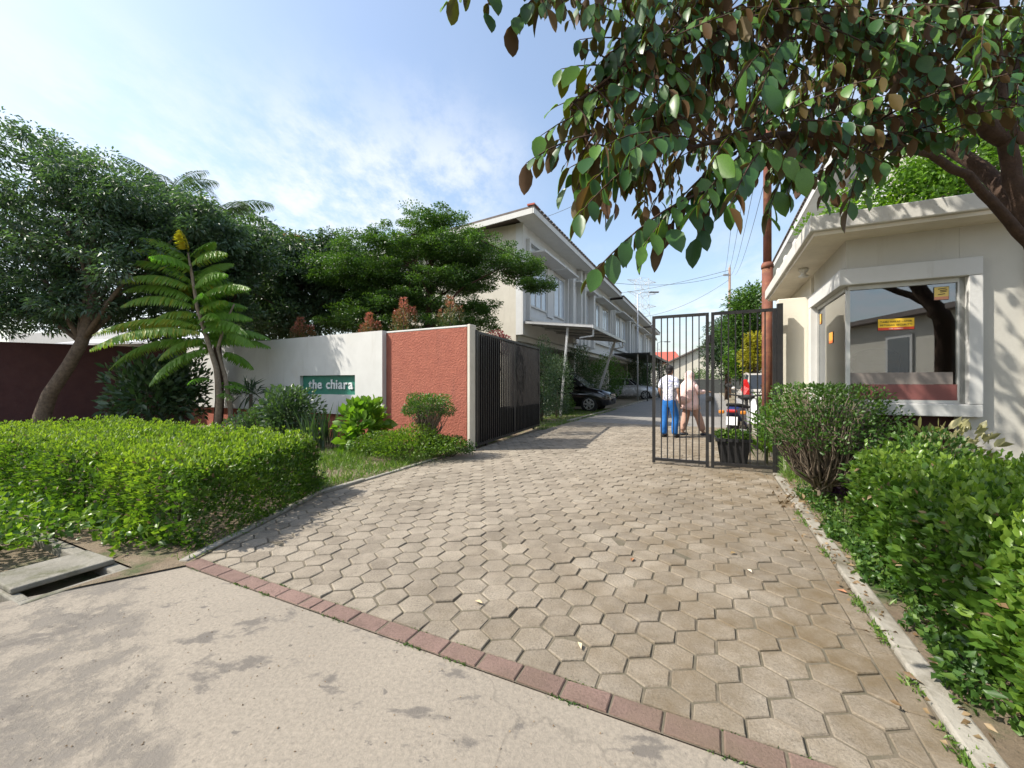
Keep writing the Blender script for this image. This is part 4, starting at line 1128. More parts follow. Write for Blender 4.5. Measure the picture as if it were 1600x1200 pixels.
# --- trees behind the boundary wall
def simple_trunk(px, ybase, ytop, Y, r, lean=0):
    b_ = at(px, ybase, Y); b_.z = -.03; tpt = at(px+lean, ytop, Y)
    return b_, [(b_.lerp(tpt, k/6) + Vector((math.sin(k*1.3)*.06, 0, 0))*(k > 0), r*(1-.09*k)) for k in range(7)]
b_, tk = simple_trunk(672, 590, 380, 12.6, .15)
def tier(px, py, Y, w, h, wt): return E(px, py, Y, w, w*.85, h, wt)
tree('layered_tree', 'layered dark green tree standing before the cream gable end', b_, tk,
     [tier(680, 345, 12.6, 1.1, .35, 1.2), tier(600, 385, 12.6, 1.5, .40, 2), tier(730, 390, 12.5, 1.5, .38, 2), tier(800, 415, 12.3, .95, .3, 1.1), tier(560, 430, 12.8, 1.5, .42, 2), tier(690, 440, 12.8, 1.7, .4, 2), tier(840, 446, 12.0, .52, .22, .6),
      tier(640, 475, 12.8, 1.6, .35, 1.6), tier(740, 480, 12.8, .8, .25, .8), tier(650, 370, 12.9, 1.6, .5, 2), tier(740, 430, 12.9, 1.5, .5, 2), tier(600, 430, 12.9, 1.6, .5, 2), tier(600, 480, 13, 1.6, .5, 2), tier(690, 400, 13.2, 1.7, .6, 2), tier(560, 500, 12.9, 1.3, .4, 1.5), tier(650, 510, 12.9, 1.5, .4, 1.6), tier(740, 505, 12.9, .9, .35, 1.0), tier(520, 420, 13, 1.0, .5, 1.2)], 1150, 165, .30, .062, .036, mid_leaf, bark_dark, limbs=30, flat=.4, up=.3)
b_, tk = simple_trunk(470, 590, 400, 14.2, .16)
mango = tree('mango_tree', 'rounded dark mango tree over the white panel with reddish new leaves on top', b_, tk, [E(470, 430, 14.2, 2.0, 1.6, 1.35, 3), E(400, 460, 14.4, 1.3, 1.3, 1.3, 2), E(540, 470, 14.2, 1.2, 1.2, 1.0, 1.4), E(450, 500, 14, 2.0, 1.2, .9, 1.5), E(520, 400, 14.2, .9, 1, .7, .9), E(430, 400, 14.2, 1.3, 1.2, .8, 1.5)],
     520, 90, .42, .16, .055, dark_leaf, bark_dark, limbs=16, flat=.6, up=-.1, droop=.35)
b_, tk = simple_trunk(340, 590, 360, 11.0, .12)
tree('garden_tree', 'dense dark garden tree below the lower palm head', b_, tk, [E(345, 400, 11, 1.2, 1.1, 1.0, 2), E(385, 380, 11.2, .8, .8, .7, 1), E(330, 470, 11, 1.3, 1.0, 1.0, 2), E(250, 480, 11, 1.3, .9, 1.1, 1.6), E(270, 380, 11.2, 1.0, 1.0, .8, 1.2), E(420, 420, 12.8, .9, .9, 1.1, 1.5), E(400, 490, 12.8, 1.3, .9, .7, 1.5)],
     330, 90, .36, .13, .05, dark_leaf, bark_dark, limbs=14, flat=.6)
# reddish new leaves over the mango crown
P, d = shell_points(np.array(at(452, 388, 14.0)-at(470, 590, 14.2)*0), (.75, .6, .42), 900, .4, 0)
o = leaves('new_leaves', P - np.array(mango.location), d + rdir(len(P))*.6 + np.array([0, 0, -.3]), .13, .04, leafmat('new_leaf', [(.10, .13, .03), (.24, .12, .05), (.32, .14, .07)], .3, (1.3, 1.1, .7)), mango)
def palm(label, px, py, Y, fronds, L, group='palms over the garden'):
    c = at(px, py, Y); b_ = Vector((c.x, c.y, -.03)); t = thing('palm_tree', label, 'palm', b_, 0, group)
    mb = MB(); mb.tube([(0, 0, 0), (.08, 0, c.z*.5), (0, 0, c.z)], [.16, .12, .10], 10); mb.build('trunk', bark, t, smooth=True)
    for az, el, l, sd in fronds:
        me = frond_mesh(L*l, 64, .62*L/2.4, .05, (R(el), R(el-75)), palm_leaf, .5, sd, .02)
        o = link('frond', me, t); o.location = (0, 0, c.z-.03); o.rotation_euler = (0, 0, R(az))
palm('taller palm rising behind the feathery tree', 265, 305, 16, [(20, 82, .9, .3), (0, 55, 1.0, .5), (160, 70, .8, .4), (200, 40, 1, .5), (300, 40, .9, .5), (80, 45, 1, .5), (250, 65, .9, .4), (120, 40, .9, .5), (340, 20, .9, .6)], 2.1)
palm('lower palm with spreading fronds above the dense garden tree', 345, 335, 15, [(0, 50, 1.0, .5), (180, 45, 1.0, .5), (35, 35, 1, .5), (330, 35, 1, .5), (140, 35, 1, .5), (215, 30, 1, .5), (80, 60, .9, .4), (270, 60, .9, .4), (300, 20, 1, .6)], 2.1)

# --- red-tipped shrubs over the wall
for px, y0, y1, Y, rx, tb, lb in ((470, 497, 560, 11.2, .42, 0, 'red-tipped shrub farthest from the gate over the white panel'), (577, 490, 560, 9.9, .34, 0, 'low red-tipped shrub above the middle of the white panel'),
                              (630, 466, 560, 9.5, .36, 0, 'tall red-tipped shrub above the joint of white panel and red wall'), (703, 464, 560, 8.9, .36, 1, 'green cone-shaped shrub with orange tips above the red wall')):
    zt = at(px, y0, Y).z; b_ = at(px, 560, Y); b_.z = 0
    P0 = []
    t = thing('red_tipped_shrub', lb, 'shrub', b_, 0, 'red-tipped shrubs behind the wall')
    n = 3000; z = 1.6 + (zt-1.6)*rng.random(n)**.8; k = np.sqrt(np.clip((zt+.05-z)/(zt-1.6), .02, 1))
    th = rng.random(n)*6.283; rr = rx*.62*k*(1-.5*rng.random(n)**2)*(1+.3*np.sin(3*th+z*4))
    spi = rng.integers(0, 5, n); so = np.array([[0, 0, 0], [.5, .2, -.22], [-.45, .1, -.3], [.1, -.5, -.18], [-.2, .45, -.4]])[spi]*np.array([rx, rx, 1])
    P = np.c_[np.cos(th)*rr, np.sin(th)*rr, z] + so*np.array([1, 1, .9])
    D = np.c_[np.cos(th), np.sin(th), np.full(n, 1.1)] + rng.normal(0, .4, (n, 3))
    hrel = (z-1.6)/(zt-1.6); tn = np.clip((hrel**2.4*.95 if not tb else hrel**6*.8) + .10*np.sin(5*th+z*7) + rng.normal(0, .14, n), 0, 1)
    leaves('foliage', P, D, .075, .026, red_leaf, t, tn)
    mb = MB(); mb.tube([(0, 0, -.03), (.02, 0, 1.6), (0, .02, zt-.25)], [.03, .025, .008], 6); mb.build('stem', bark, t, smooth=True)
b_ = at(776, 525, 10.2); b_.z = 0
shrub('wine_red_shrub', 'dark wine-red shrub showing over the open black gate', 'shrub', b_, (0, 0, at(776, 524, 10.2).z-.25), (.38, .35, .36), 1500, .06, .025, wine_leaf)

# --- planting at the foot of the sign wall
def G0(px, Y): p = at(px, 600, Y); p.z = 0; return p
shrub('leafy_shrub', 'dark leafy shrub below the white panel beside the frond tree', 'shrub', G0(452, 8.3), (0, 0, .62), (.55, .5, .62), 2600, .11, .05, dark_leaf, thick=.7, lumps=.3, seed=2)
shrub('leafy_shrub', 'broad-leaved yellow-green shrub under the end of the white panel', 'shrub', G0(568, 7.6), (0, 0, .52), (.42, .4, .5), 420, .20, .13, bright_leaf, thick=.75, lumps=.25, seed=3, tone=.55)
shrub('ground_shrub', 'low dense green shrub at the foot of the round topiary', 'shrub', G0(638, 6.9), (0, 0, .2), (.85, .5, .34), 6500, .045, .024, hedge_leaf, thick=.5, lumps=.3, zmin=-.2, seed=4)
shrub('ground_shrub', 'low green shrub between the topiary and the white wall pier', 'shrub', G0(700, 7.1), (0, 0, .12), (.45, .3, .24), 2200, .045, .024, mid_leaf, thick=.5, lumps=.3, zmin=-.2, seed=5)
shrub('leafy_shrub', 'shaded broad-leaved shrub in front of the maroon wall', 'shrub', G0(235, 10.3), (0, 0, 1.0), (1.0, .6, 1.0), 1500, .24, .09, dark_leaf, thick=.7, lumps=.3, seed=6)
shrub('leafy_shrub', 'dark spreading shrub at the corner of maroon wall and white panel', 'shrub', G0(285, 10.9), (0, 0, 1.1), (.6, .6, 1.0), 1500, .16, .06, dark_leaf, thick=.7, lumps=.3, seed=7)
shrub('leafy_shrub', 'dark low shrub behind the hedge below the name plate', 'shrub', G0(405, 8.6), (0, 0, .35), (.8, .4, .4), 2600, .09, .04, dark_leaf, thick=.7, lumps=.3, seed=8)
sw = thing('sword_plant', 'clump of dark upright sword leaves below the green name plate', 'plant', G0(500, 7.9))
n = 80; P = np.c_[rng.normal(0, .22, n), rng.normal(0, .12, n), np.zeros(n)]; D = np.c_[rng.normal(0, .25, n), rng.normal(0, .25, n), np.ones(n)]
leaves('leaf_blades', P, D, rng.uniform(.5, .98, n), .05, dark_leaf, sw, rng.random(n)*.4, fold=.1, droop=.0)
sw = thing('spiky_plant', 'dark plant with long arching blades at the far end of the white panel', 'plant', G0(392, 10.0) + Vector((0, 0, 0)))
n = 60; P = np.c_[rng.normal(0, .08, n), rng.normal(0, .08, n), np.full(n, 1.0)]; D = rdir(n)*.9 + np.array([0, 0, .7])
leaves('leaf_blades', P, D, rng.uniform(.5, .9, n), .035, dark_leaf, sw, rng.random(n)*.4, droop=.35); mb = MB(); mb.tube([(0, 0, -.03), (0, 0, 1.02)], [.05, .04], 7); mb.build('stem', bark, sw, smooth=True)
# round topiary by the red wall
def topiary(label, b_, c, rad, n, L, Wd, m, twn, fork, dense=.5, name='topiary_shrub', flat_top=None):
    t = thing(name, label, 'topiary', b_)
    P, d = shell_points(np.array(c), rad, n, dense, -.55, .22, 1.6, 5)
    if flat_top: P[:, 2] = np.minimum(P[:, 2], flat_top + rng.normal(0, .015, len(P)))
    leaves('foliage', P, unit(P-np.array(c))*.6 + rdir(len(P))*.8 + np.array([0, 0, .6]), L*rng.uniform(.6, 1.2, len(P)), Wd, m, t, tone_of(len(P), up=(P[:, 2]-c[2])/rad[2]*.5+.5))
    mb = MB()
    for k in range(twn):
        q = Vector(P[rng.integers(len(P))]); q = Vector(c) + (q-Vector(c))*rng.uniform(.8, 1.0)
        f0 = Vector((rng.normal(0, .03), rng.normal(0, .03), fork*rng.uniform(.5, 1)))
        m1 = f0.lerp(q, .4) + Vector(rng.normal(0, .05, 3)) + Vector((0, 0, -.06)); m2 = f0.lerp(q, .75) + Vector(rng.normal(0, .04, 3))
        mb.tube([f0, m1, m2, q], [.012, .008, .005, .002], 4)
    for k in range(4): mb.tube([(rng.normal(0, .03), rng.normal(0, .03), -.04), (rng.normal(0, .03), rng.normal(0, .03), fork*.6), (rng.normal(0, .06), rng.normal(0, .06), fork*1.2)], [.028, .022, .016], 6)
    o = mb.build('branches', twig_m, t, smooth=True)
    return t
b_ = G0(668, 7.1)
topiary('small clipped mushroom-shaped topiary in front of the red wall', b_, (0, 0, .86), (.44, .4, .26), 4200, .04, .02, mid_leaf, 160, .45, .6)

# grass on the verge
def grass(name, label, region, n, h0, h1, m, z=.012):
    """blades over a polygon list in world xy via rejection in (v,u)"""
    (v0, v1), (u0, u1), test = region
    v = rng.uniform(v0, v1, n*2); u = rng.uniform(u0, u1, n*2)
    k = test(v, u) & (lump(np.c_[v, u, u*0], 3.0) + rng.normal(0, .4, n*2) > -.45)
    v, u = v[k][:n], u[k][:n]
    P = np.c_[u*SA+v*CA, u*CA-v*SA, np.full(len(v), z-.01)]
    D = rng.normal(0, .45, (len(P), 3)) + np.array([0, 0, 1.0])
    o = leaves(name, P, D, rng.uniform(h0, h1, len(P)), .009, m, None, None, fold=.05, droop=.18)
    return tag(o, label, 'grass', kind='stuff')
grass('grass', 'rough green grass on the verge before the sign wall', ((-6.3, -4.1), (2.9, 7.9), lambda v, u: v < np.where(u < 3.3, -4.12, -4.2)-(.0)), 16000, .05, .2, grass_m)
grass('grass', 'short lawn strip beside the open black gate', ((-5.6, -4.05), (10.4, 20), lambda v, u: v < -4.0), 9000, .05, .14, grass_m)
grass('grass', 'weeds and grass along the right kerb', ((.9, 1.45), (3.0, 6.8), lambda v, u: u > 0), 4500, .03, .12, grass_m, .03)
grass('grass', 'small grass tufts along the hedge foot and paver edge', ((-4.2, -3.3), (1.62, 6.6), lambda v, u: (v < -3.38 - np.clip((u-1.65)*.42, 0, .72)) & (v > -3.60 - np.clip((u-1.65)*.42, 0, .72))), 3500, .02, .08, grass_m)
# moss and weeds in the joints beside the red border
n = 420; v = rng.uniform(-3.3, .8, n); v = v[(np.sin(v*9)+np.sin(v*23+1)) > .5]; k = len(v)
v = np.repeat(v, 7) + rng.normal(0, .02, k*7); u = np.where(rng.random(k*7) < .6, 1.714, 1.598) + rng.normal(0, .006, k*7)
P = np.c_[u*SA+v*CA, u*CA-v*SA, np.full(len(v), .002)]
tag(leaves('weeds', P, rdir(len(P))*.8+np.array([0, 0, .8]), rng.uniform(.008, .022, len(P)), .006, mid_leaf), 'tiny weeds growing in the joints along the red border row', 'weeds', kind='stuff')
n = 200; u = rng.uniform(1.8, 5.5, n); u = u[np.sin(u*7) + np.sin(u*17) > .4]; k = len(u); u = np.repeat(u, 10) + rng.normal(0, .03, k*10); v = .79 + rng.normal(0, .02, k*10)
P = np.c_[u*SA+v*CA, u*CA-v*SA, np.full(len(v), .012)]
tag(leaves('weeds', P, rdir(len(P))*.8+np.array([0, 0, .9]), rng.uniform(.015, .045, len(P)), .009, grass_m), 'small weeds along the foot of the concrete kerb', 'weeds', kind='stuff')
# ground cover by the drain
n = 4200; v = rng.uniform(-7.2, -3.7, n); u = rng.uniform(.62, 1.75, n); P = np.c_[u*SA+v*CA, u*CA-v*SA, np.abs(rng.normal(.10, .07, n))]
k = (v < -4.62) | ((u > 1.45) & (lump(np.c_[v, u, u], 4.0) > -.1))
tag(leaves('ground_cover', P[k], rdir(k.sum())*.8+np.array([0, 0, .6]), rng.uniform(.04, .09, k.sum()), .04, hedge_big), 'leafy ground cover spilling over the roadside drain', 'ground cover', kind='stuff')
n = 3600; u = rng.uniform(.95, 5.6, n); v = .93 + np.abs(rng.normal(0, .10, n)) - .06*(lump(np.c_[u, u*0, u*0], 5.0) > .25); k = lump(np.c_[v*2, u, u*0], 3.2, 4) > -.35; v, u = v[k], u[k]
P = np.c_[u*SA+v*CA, u*CA-v*SA, .035 + np.abs(rng.normal(0, .05, len(v)))]
tag(leaves('ground_cover', P, rdir(len(P))*.8+np.array([-.2, -.1, .6]), rng.uniform(.025, .06, len(P)), .028, mid_leaf), 'low green creeping plants between the kerb and the leafy hedge', 'ground cover', kind='stuff')
n = 280; u = rng.uniform(1.0, 6.6, n); v = rng.normal(.86, .09, n); P = np.c_[u*SA+v*CA, u*CA-v*SA, np.full(n, .04)]
tag(leaves('leaf_litter', P, rdir(n)*np.array([1, 1, .15]), rng.uniform(.02, .05, n), .02, dry_leaf), 'brown leaf litter scattered along the concrete kerb', 'leaf litter', kind='stuff')
n = 900; P = np.c_[rng.uniform(-3.2, 3.0, n), rng.uniform(.9, 2.9, n), np.full(n, .002)]; k = (P[:, 0]*SA + P[:, 1]*CA < 1.58) & (P[:, 0]*CA - P[:, 1]*SA > -3.2); P = P[k]
tag(leaves('road_grit', P, rdir(len(P))*np.array([1, 1, .3]), rng.uniform(.004, .011, len(P)), rng.uniform(.003, .008, len(P)), dry_leaf, fold=.4), 'loose grit and crumbs lying on the concrete road', 'grit', kind='stuff')
# fallen leaves
LV = ((748, 942, (.45, .36, .22), 'pale dry leaf lying on the pavers near the red border row'), (1171, 893, (.55, .45, .36), 'whitish curled leaf on the pavers well before the folding gate'), (1316, 925, (.36, .17, .09), 'reddish brown leaf beside the concrete kerb'),
      (988, 875, (.33, .16, .08), 'small rust-brown leaf in the middle of the drive'), (1145, 865, (.35, .25, .12), 'tan leaf on the pavers between the gate and the whitish leaf'), (1255, 800, (.32, .18, .09), 'brown leaf at the kerb below the twiggy topiary'), (905, 1010, (.5, .42, .28), 'pale leaf on a hexagon paver close to the red border'))
for lf, (px, py, c_, lb) in enumerate(LV):
    p = gnd(px, py, .016); mb = MB(); s_ = .03
    mb.add([(-s_, 0, .004), (-.2*s_, .5*s_, .012), (s_, .1*s_, .006), (-.1*s_, -.5*s_, .014), (0, 0, .003)], [(0, 4, 1), (1, 4, 2), (2, 4, 3), (3, 4, 0)])
    o = mb.build('fallen_leaf', mat('fallen_leaf_%d' % lf, c_, None, 20, .8)); o.location = p; o.rotation_euler = (0, 0, rng.random()*6)
    tag(o, lb, 'leaf', 'fallen leaves on the drive')

# --- planting by the guard post
b_ = gnd(1286, 792)
topiary('twiggy half-bare mushroom topiary with dry branches below the guard post window', b_, (.06, .05, .86), (.66, .55, .46), 7500, .045, .024, mid_leaf, 800, .35, .8, flat_top=1.26)
shrub('purple_plant', 'low purple-leaved plant beside the twiggy topiary', 'plant', gnd(1335, 792) + Vector((.05, .1, 0)), (0, 0, .1), (.22, .2, .16), 260, .13, .035, purple_leaf, thick=.8, zmin=-.1, stems=2)
shrub('variegated_shrub', 'thin shrub with pale edged leaves against the maroon base of the guard post', 'shrub', W(1.95, 5.0), (0, 0, .62), (.36, .25, .3), 220, .13, .05, leafmat('variegated_leaf', [(.10, .13, .05), (.28, .27, .14), (.42, .38, .22)], .3), thick=.8, stems=6, seed=8)
shrub('leafy_shrub', 'dark green bush between the twiggy topiary and the long kerb hedge', 'shrub', W(1.55, 4.55), (0, 0, .42), (.42, .36, .46), 3600, .06, .03, mid_leaf, thick=.6, lumps=.25, seed=9)
fe = thing('feathery_fern', 'tall pale green feathery fern bush beside the gate post', 'plant', W(1.02, 6.55))
n = 5200; z = rng.random(n)**.8*1.1; th = rng.random(n)*6.283; rr = .17*(1-.25*(z/1.1))*np.sqrt(rng.random(n))
leaves('foliage', np.c_[np.cos(th)*rr, np.sin(th)*rr, z], np.c_[np.cos(th)*.5, np.sin(th)*.5, np.full(n, 1.0)] + rng.normal(0, .4, (n, 3)), .075, .006, fern_leaf, fe)
mb = MB(); mb.tube([(0, 0, -.02), (.02, 0, 1.0)], [.015, .005], 5); mb.build('stem', stem_m, fe)
dl = thing('dry_leaf_pile', 'brown dry leaves caught under the twiggy topiary', 'leaves', gnd(1290, 795) + Vector((.05, .05, 0))); dl['kind'] = 'stuff'
n = 160; leaves('dead_leaves', np.c_[rng.normal(0, .18, n), rng.normal(0, .15, n), np.abs(rng.normal(.05, .03, n))], rdir(n)+np.array([0, 0, -.2]), .07, .03, dry_leaf, dl)
# planter tub behind the folding gate
pt = thing('planter_tub', 'black square planter tub with low greenery behind the folding gate', 'planter', W(.33, 7.45), -A)
mb = MB()
for (a, z0_, b_2, z1_) in ((.18, 0, .235, .4), ):
    mb.add([(-a, -a, 0), (a, -a, 0), (a, a, 0), (-a, a, 0), (-b_2, -b_2, z1_), (b_2, -b_2, z1_), (b_2, b_2, z1_), (-b_2, b_2, z1_)], [(0,3,2,1), (0,1,5,4), (1,2,6,5), (2,3,7,6), (3,0,4,7)])
tub_m = mat('tub_black', (.02, .02, .022), (.03, .03, .03), 6, .6)
mb.build('tub', tub_m, pt)
part(pt, 'rim', tub_m, (-.255, .255, -.255, -.22, .38, .425), (-.255, .255, .22, .255, .38, .425), (-.255, -.22, -.22, .22, .38, .425), (.22, .255, -.22, .22, .38, .425)); part(pt, 'soil', soil_m, (-.219, .219, -.219, .219, .36, .39))
n = 700; leaves('plants', np.c_[rng.uniform(-.23, .23, n), rng.uniform(-.23, .23, n), rng.uniform(.38, .52, n)], rdir(n)*.8+np.array([0, 0, .5]), .07, .03, hedge_big, pt)
for k, (v, u, h, lb) in enumerate(((.82, 7.7, 1.25, 'spiky leafy plant just behind the gate hinge post'), (.95, 8.6, 1.1, 'yellow-green spiky plant beside the parked scooter'), (1.2, 12.5, 1.4, 'tall grassy plant between the scooter and the parked car'))):
    t = thing('spiky_plant', lb, 'plant', W(v, u)); n = 70
    leaves('leaf_blades', np.c_[rng.normal(0, .06, n), rng.normal(0, .06, n), rng.random(n)*h*.55], rdir(n)*.6+np.array([0, 0, .8]), rng.uniform(.35, .6, n), .045, bright_leaf, t, rng.random(n)*.8, droop=.3)
    mb = MB(); mb.tube([(0, 0, -.02), (.03, 0, h*.6)], [.02, .012], 5); mb.build('stem', stem_m, t)
grass('grass', 'green grass strip along the right side of the estate road', ((1.1, 1.9), (7.4, 26), lambda v, u: u > 0), 5000, .05, .16, grass_m, .03)

# --- bushes along the terrace fronts and the far road
def bush(label, v, u, c, rad, n, m, L=.10, Wd=.045, seed=0, name='garden_bush'):
    return shrub(name, label, 'bush', W(v, u), c, rad, n, L, Wd, m, 'garden bushes along the estate road', thick=.5, lumps=.25, zmin=-.95, seed=seed)
bush('tall dark columnar bush right behind the open black gate', -5.0, 12.6, (0, 0, 1.35), (.55, .6, 1.4), 5200, dark_leaf, .07, .03, 1)
bush('dark bush between the columnar bush and the black car', -5.1, 14.3, (0, 0, 1.2), (.6, .6, 1.25), 4800, dark_leaf, .07, .03, 2)
bush('small pale bush at the black car front wheel', -5.3, 16.0, (0, 0, .35), (.35, .4, .45), 1500, mid_leaf, .08, .03, 3)
bush('round sunlit green bush between the black car and the silver car', -5.6, 24.0, (0, 0, 1.5), (1.2, 1.4, 1.3), 5200, mid_leaf, .11, .05, 4)
bush('tall dark bush behind the slanted canopy strut', -6.6, 21.5, (0, 0, 1.7), (.9, 1.1, 1.7), 4200, dark_leaf, .11, .05, 5)
bush('low dark bush on the far side of the silver car', -6.4, 37.5, (0, 0, .8), (1.1, 1.2, .9), 3000, dark_leaf, .11, .05, 6)
bush('dark climbing bush in front of the third terrace house', -6.0, 33.0+5, (0, 0, 2.0), (1.1, 2.2, 1.6), 5200, dark_leaf, .14, .06, 7)
bush('dark bush mass below the farthest terrace house', -5.4, 46, (0, 0, 1.8), (1.4, 3.0, 1.9), 5200, dark_leaf, .16, .07, 8)
bush('rounded bush beyond the dark end wall', -1.0, 59.3, (0, 0, 1.6), (2.2, 1.4, 1.5), 3600, mid_leaf, .18, .08, 9)
bush('wide bush beyond the end wall near the cream gable', 3.2, 59.5, (0, 0, 1.6), (2.4, 1.4, 1.7), 3600, mid_leaf, .18, .08, 10)
def far_tree(label, px, Y, y0, y1, w, m, n=150, L=.16, seed=0.0, kind='far_tree', per=80):
    b_ = at(px, 598, Y); b_.z = -.03
    zt, zb = at(px, y0, Y).z, at(px, y1, Y).z
    k = Y/F; zc = (zt+zb)/2; hz = (zt-zb)/2
    tp_ = [(Vector((b_.x, b_.y, z)), .13*(1-.1*i)) for i, z in enumerate(np.linspace(-.03, zc+hz*.4, 6))]
    return tree(kind, label, b_, tp_, [((b_.x, b_.y, zc+hz*.45), (w*k*.7, w*k*.7, hz*.5), 1.3), ((b_.x-w*k*.35, b_.y, zc-hz*.1), (w*k*.6, w*k*.6, hz*.5), 1.2), ((b_.x+w*k*.35, b_.y+.3, zc-hz*.3), (w*k*.6, w*k*.6, hz*.6), 1.2)],
                n, per, hz*.22+.12, L, L*.42, m, bark_dark, limbs=12, flat=.7, group='trees beside the estate road', seed=seed)
far_tree('tall loose-leaved tree left of the rusty pole', 1168, 22, 432, 575, 30, mid_leaf, 130, .20)
far_tree('dark dense tree behind the folding gate bars', 1135, 30, 490, 600, 36, dark_leaf, 150, .20)
far_tree('yellow-leaved slender tree beside the rusty pole', 1181, 16, 515, 590, 15, yellow_leaf, 70, .13)
far_tree('green roadside tree beyond the motor scooter', 1158, 26, 535, 602, 26, bright_leaf, 70, .18)
# bright tree and creeper behind the guard post roof
b_ = W(5.2, 9.6); far = b_.y
tree('bright_tree', 'sunlit yellow-green tree rising behind the guard post roof', b_, [(b_.lerp(b_+Vector((0, 0, 5)), k/5), .12*(1-.1*k)) for k in range(6)],
     [(W(4.6, 9.6, 4.6), (1.4, 1.2, 1.2), 2), (W(6.2, 9.8, 5.2), (1.6, 1.3, 2.2), 3), (W(3.2, 9.5, 4.4), (1.2, .8, .9), 2.2), (W(2.3, 9.4, 3.9), (.8, .6, .6), 1.0), (W(3.9, 9.5, 5.6), (1.3, .9, 1.0), 1.8), (W(5.2, 9.4, 6.6), (1.5, 1.3, 1.0), 1)], 330, 110, .34, .10, .05, bright_leaf, bark, limbs=18, flat=.7)
cr = thing('creeper', 'light green creeper spilling over the back of the guard post roof', 'creeper', W(1.9, 9.0, 3.02), -A)
n = 3200; P = np.c_[rng.uniform(-.6, 3.0, n), rng.normal(.1, .22, n), np.abs(rng.normal(.15, .22, n))]; P[:, 2] *= .6+.6*np.sin(P[:, 0]*1.7+1)**2
leaves('foliage', P, rdir(n)*.8+np.array([0, -.3, .3]), .075, .04, bright_leaf, cr, rng.random(n)*.7)
mb = MB()
for k in range(14): a = rng.uniform(-.6, 3); mb.tube([(a, .1, 0), (a+.1, .08, .15), (a+.2, .12, .3)], .006, 4)
mb.build('stems', stem_m, cr)['kind'] = 'stuff'

# ------------------------------------------------------------------ broad-leaved tree leaning over the drive
def leaf_top_material(name, c0, c1):
    m, n, l, b = newmat(name)
    a = n.new('ShaderNodeAttribute'); a.attribute_name = 'tone'
    c = mixc(n, l, a.outputs['Fac'], c0, c1)
    c = mixc(n, l, maprange(n, l, noise(n, l, 30, 4, .6, coord(n)), .45, .75, 0, .35), c, tuple(x*.6 for x in c0))
    l.new(c, b.inputs['Base Color']); b.inputs['Roughness'].default_value = .38; b.inputs['Specular IOR Level'].default_value = .5
    t = n.new('ShaderNodeBsdfTranslucent'); l.new(mixc(n, l, 1.0, c, (2.4, 2.6, .8), 'MULTIPLY'), t.inputs[0])
    x = n.new('ShaderNodeMixShader'); x.inputs[0].default_value = .42
    l.new(b.outputs[0], x.inputs[1]); l.new(t.outputs[0], x.inputs[2]); l.new(x.outputs[0], n['Material Output'].inputs[0])
    return m
def leaf_under_material(name, c0, c1):
    m, n, l, b = newmat(name)
    a = n.new('ShaderNodeAttribute'); a.attribute_name = 'tone'
    c = mixc(n, l, a.outputs['Fac'], c0, c1)
    l.new(c, b.inputs['Base Color']); b.inputs['Roughness'].default_value = .6
    t = n.new('ShaderNodeBsdfTranslucent'); l.new(mixc(n, l, 1.0, c, (1.8, 1.7, .8), 'MULTIPLY'), t.inputs[0])
    x = n.new('ShaderNodeMixShader'); x.inputs[0].default_value = .45
    l.new(b.outputs[0], x.inputs[1]); l.new(t.outputs[0], x.inputs[2]); l.new(x.outputs[0], n['Material Output'].inputs[0])
    return m
top_m = leaf_top_material('broad_leaf_top', (.032, .10, .03), (.125, .265, .04))
und_m = leaf_under_material('broad_leaf_underside', (.125, .06, .026), (.15, .105, .035))
def broad_leaf(curl, fold, wid):
    """unit-length leaf along +x, top face +z; returns verts, tris, material index"""
    xs = [0, .16, .40, .66, .86, 1.0]; ws = [0, .62, 1.0, .92, .52, 0]
    V, T, Mi = [], [], []
    for side in (0, 1):
        o = len(V); dz = -.012*side
        rows = []
        for x, w in zip(xs, ws):
            z = -curl*x*x + dz
            if w == 0: rows.append([len(V)]); V.append((x, 0, z))
            else:
                i = len(V); V += [(x, -wid*w*.5, z+fold*w*wid), (x, 0, z), (x, wid*w*.5, z+fold*w*wid)]; rows.append([i, i+1, i+2])
        def tri(a, b_, c): T.append((a, b_, c) if not side else (a, c, b_)); Mi.append(side)
        for r0, r1 in zip(rows[:-1], rows[1:]):
            if len(r0) == 1: tri(r0[0], r1[0], r1[1]); tri(r0[0], r1[1], r1[2])
            elif len(r1) == 1: tri(r0[0], r1[0], r0[1]); tri(r0[1], r1[0], r0[2])
            else:
                for k in (0, 1): tri(r0[k], r1[k], r1[k+1]); tri(r0[k], r1[k+1], r0[k+1])
    V = np.array(V); T = np.array(T)
    # face up check
    a, b_, c = V[T[0]]; 
    if np.cross(b_-a, c-a)[2] < 0: T = T[:, ::-1]
    return V, T, np.array(Mi, np.int32)
LEAFV = [broad_leaf(*k) for k in ((.10, .10, .52), (.22, .14, .46), (.05, .2, .50), (.30, .06, .54), (.16, .24, .45))]

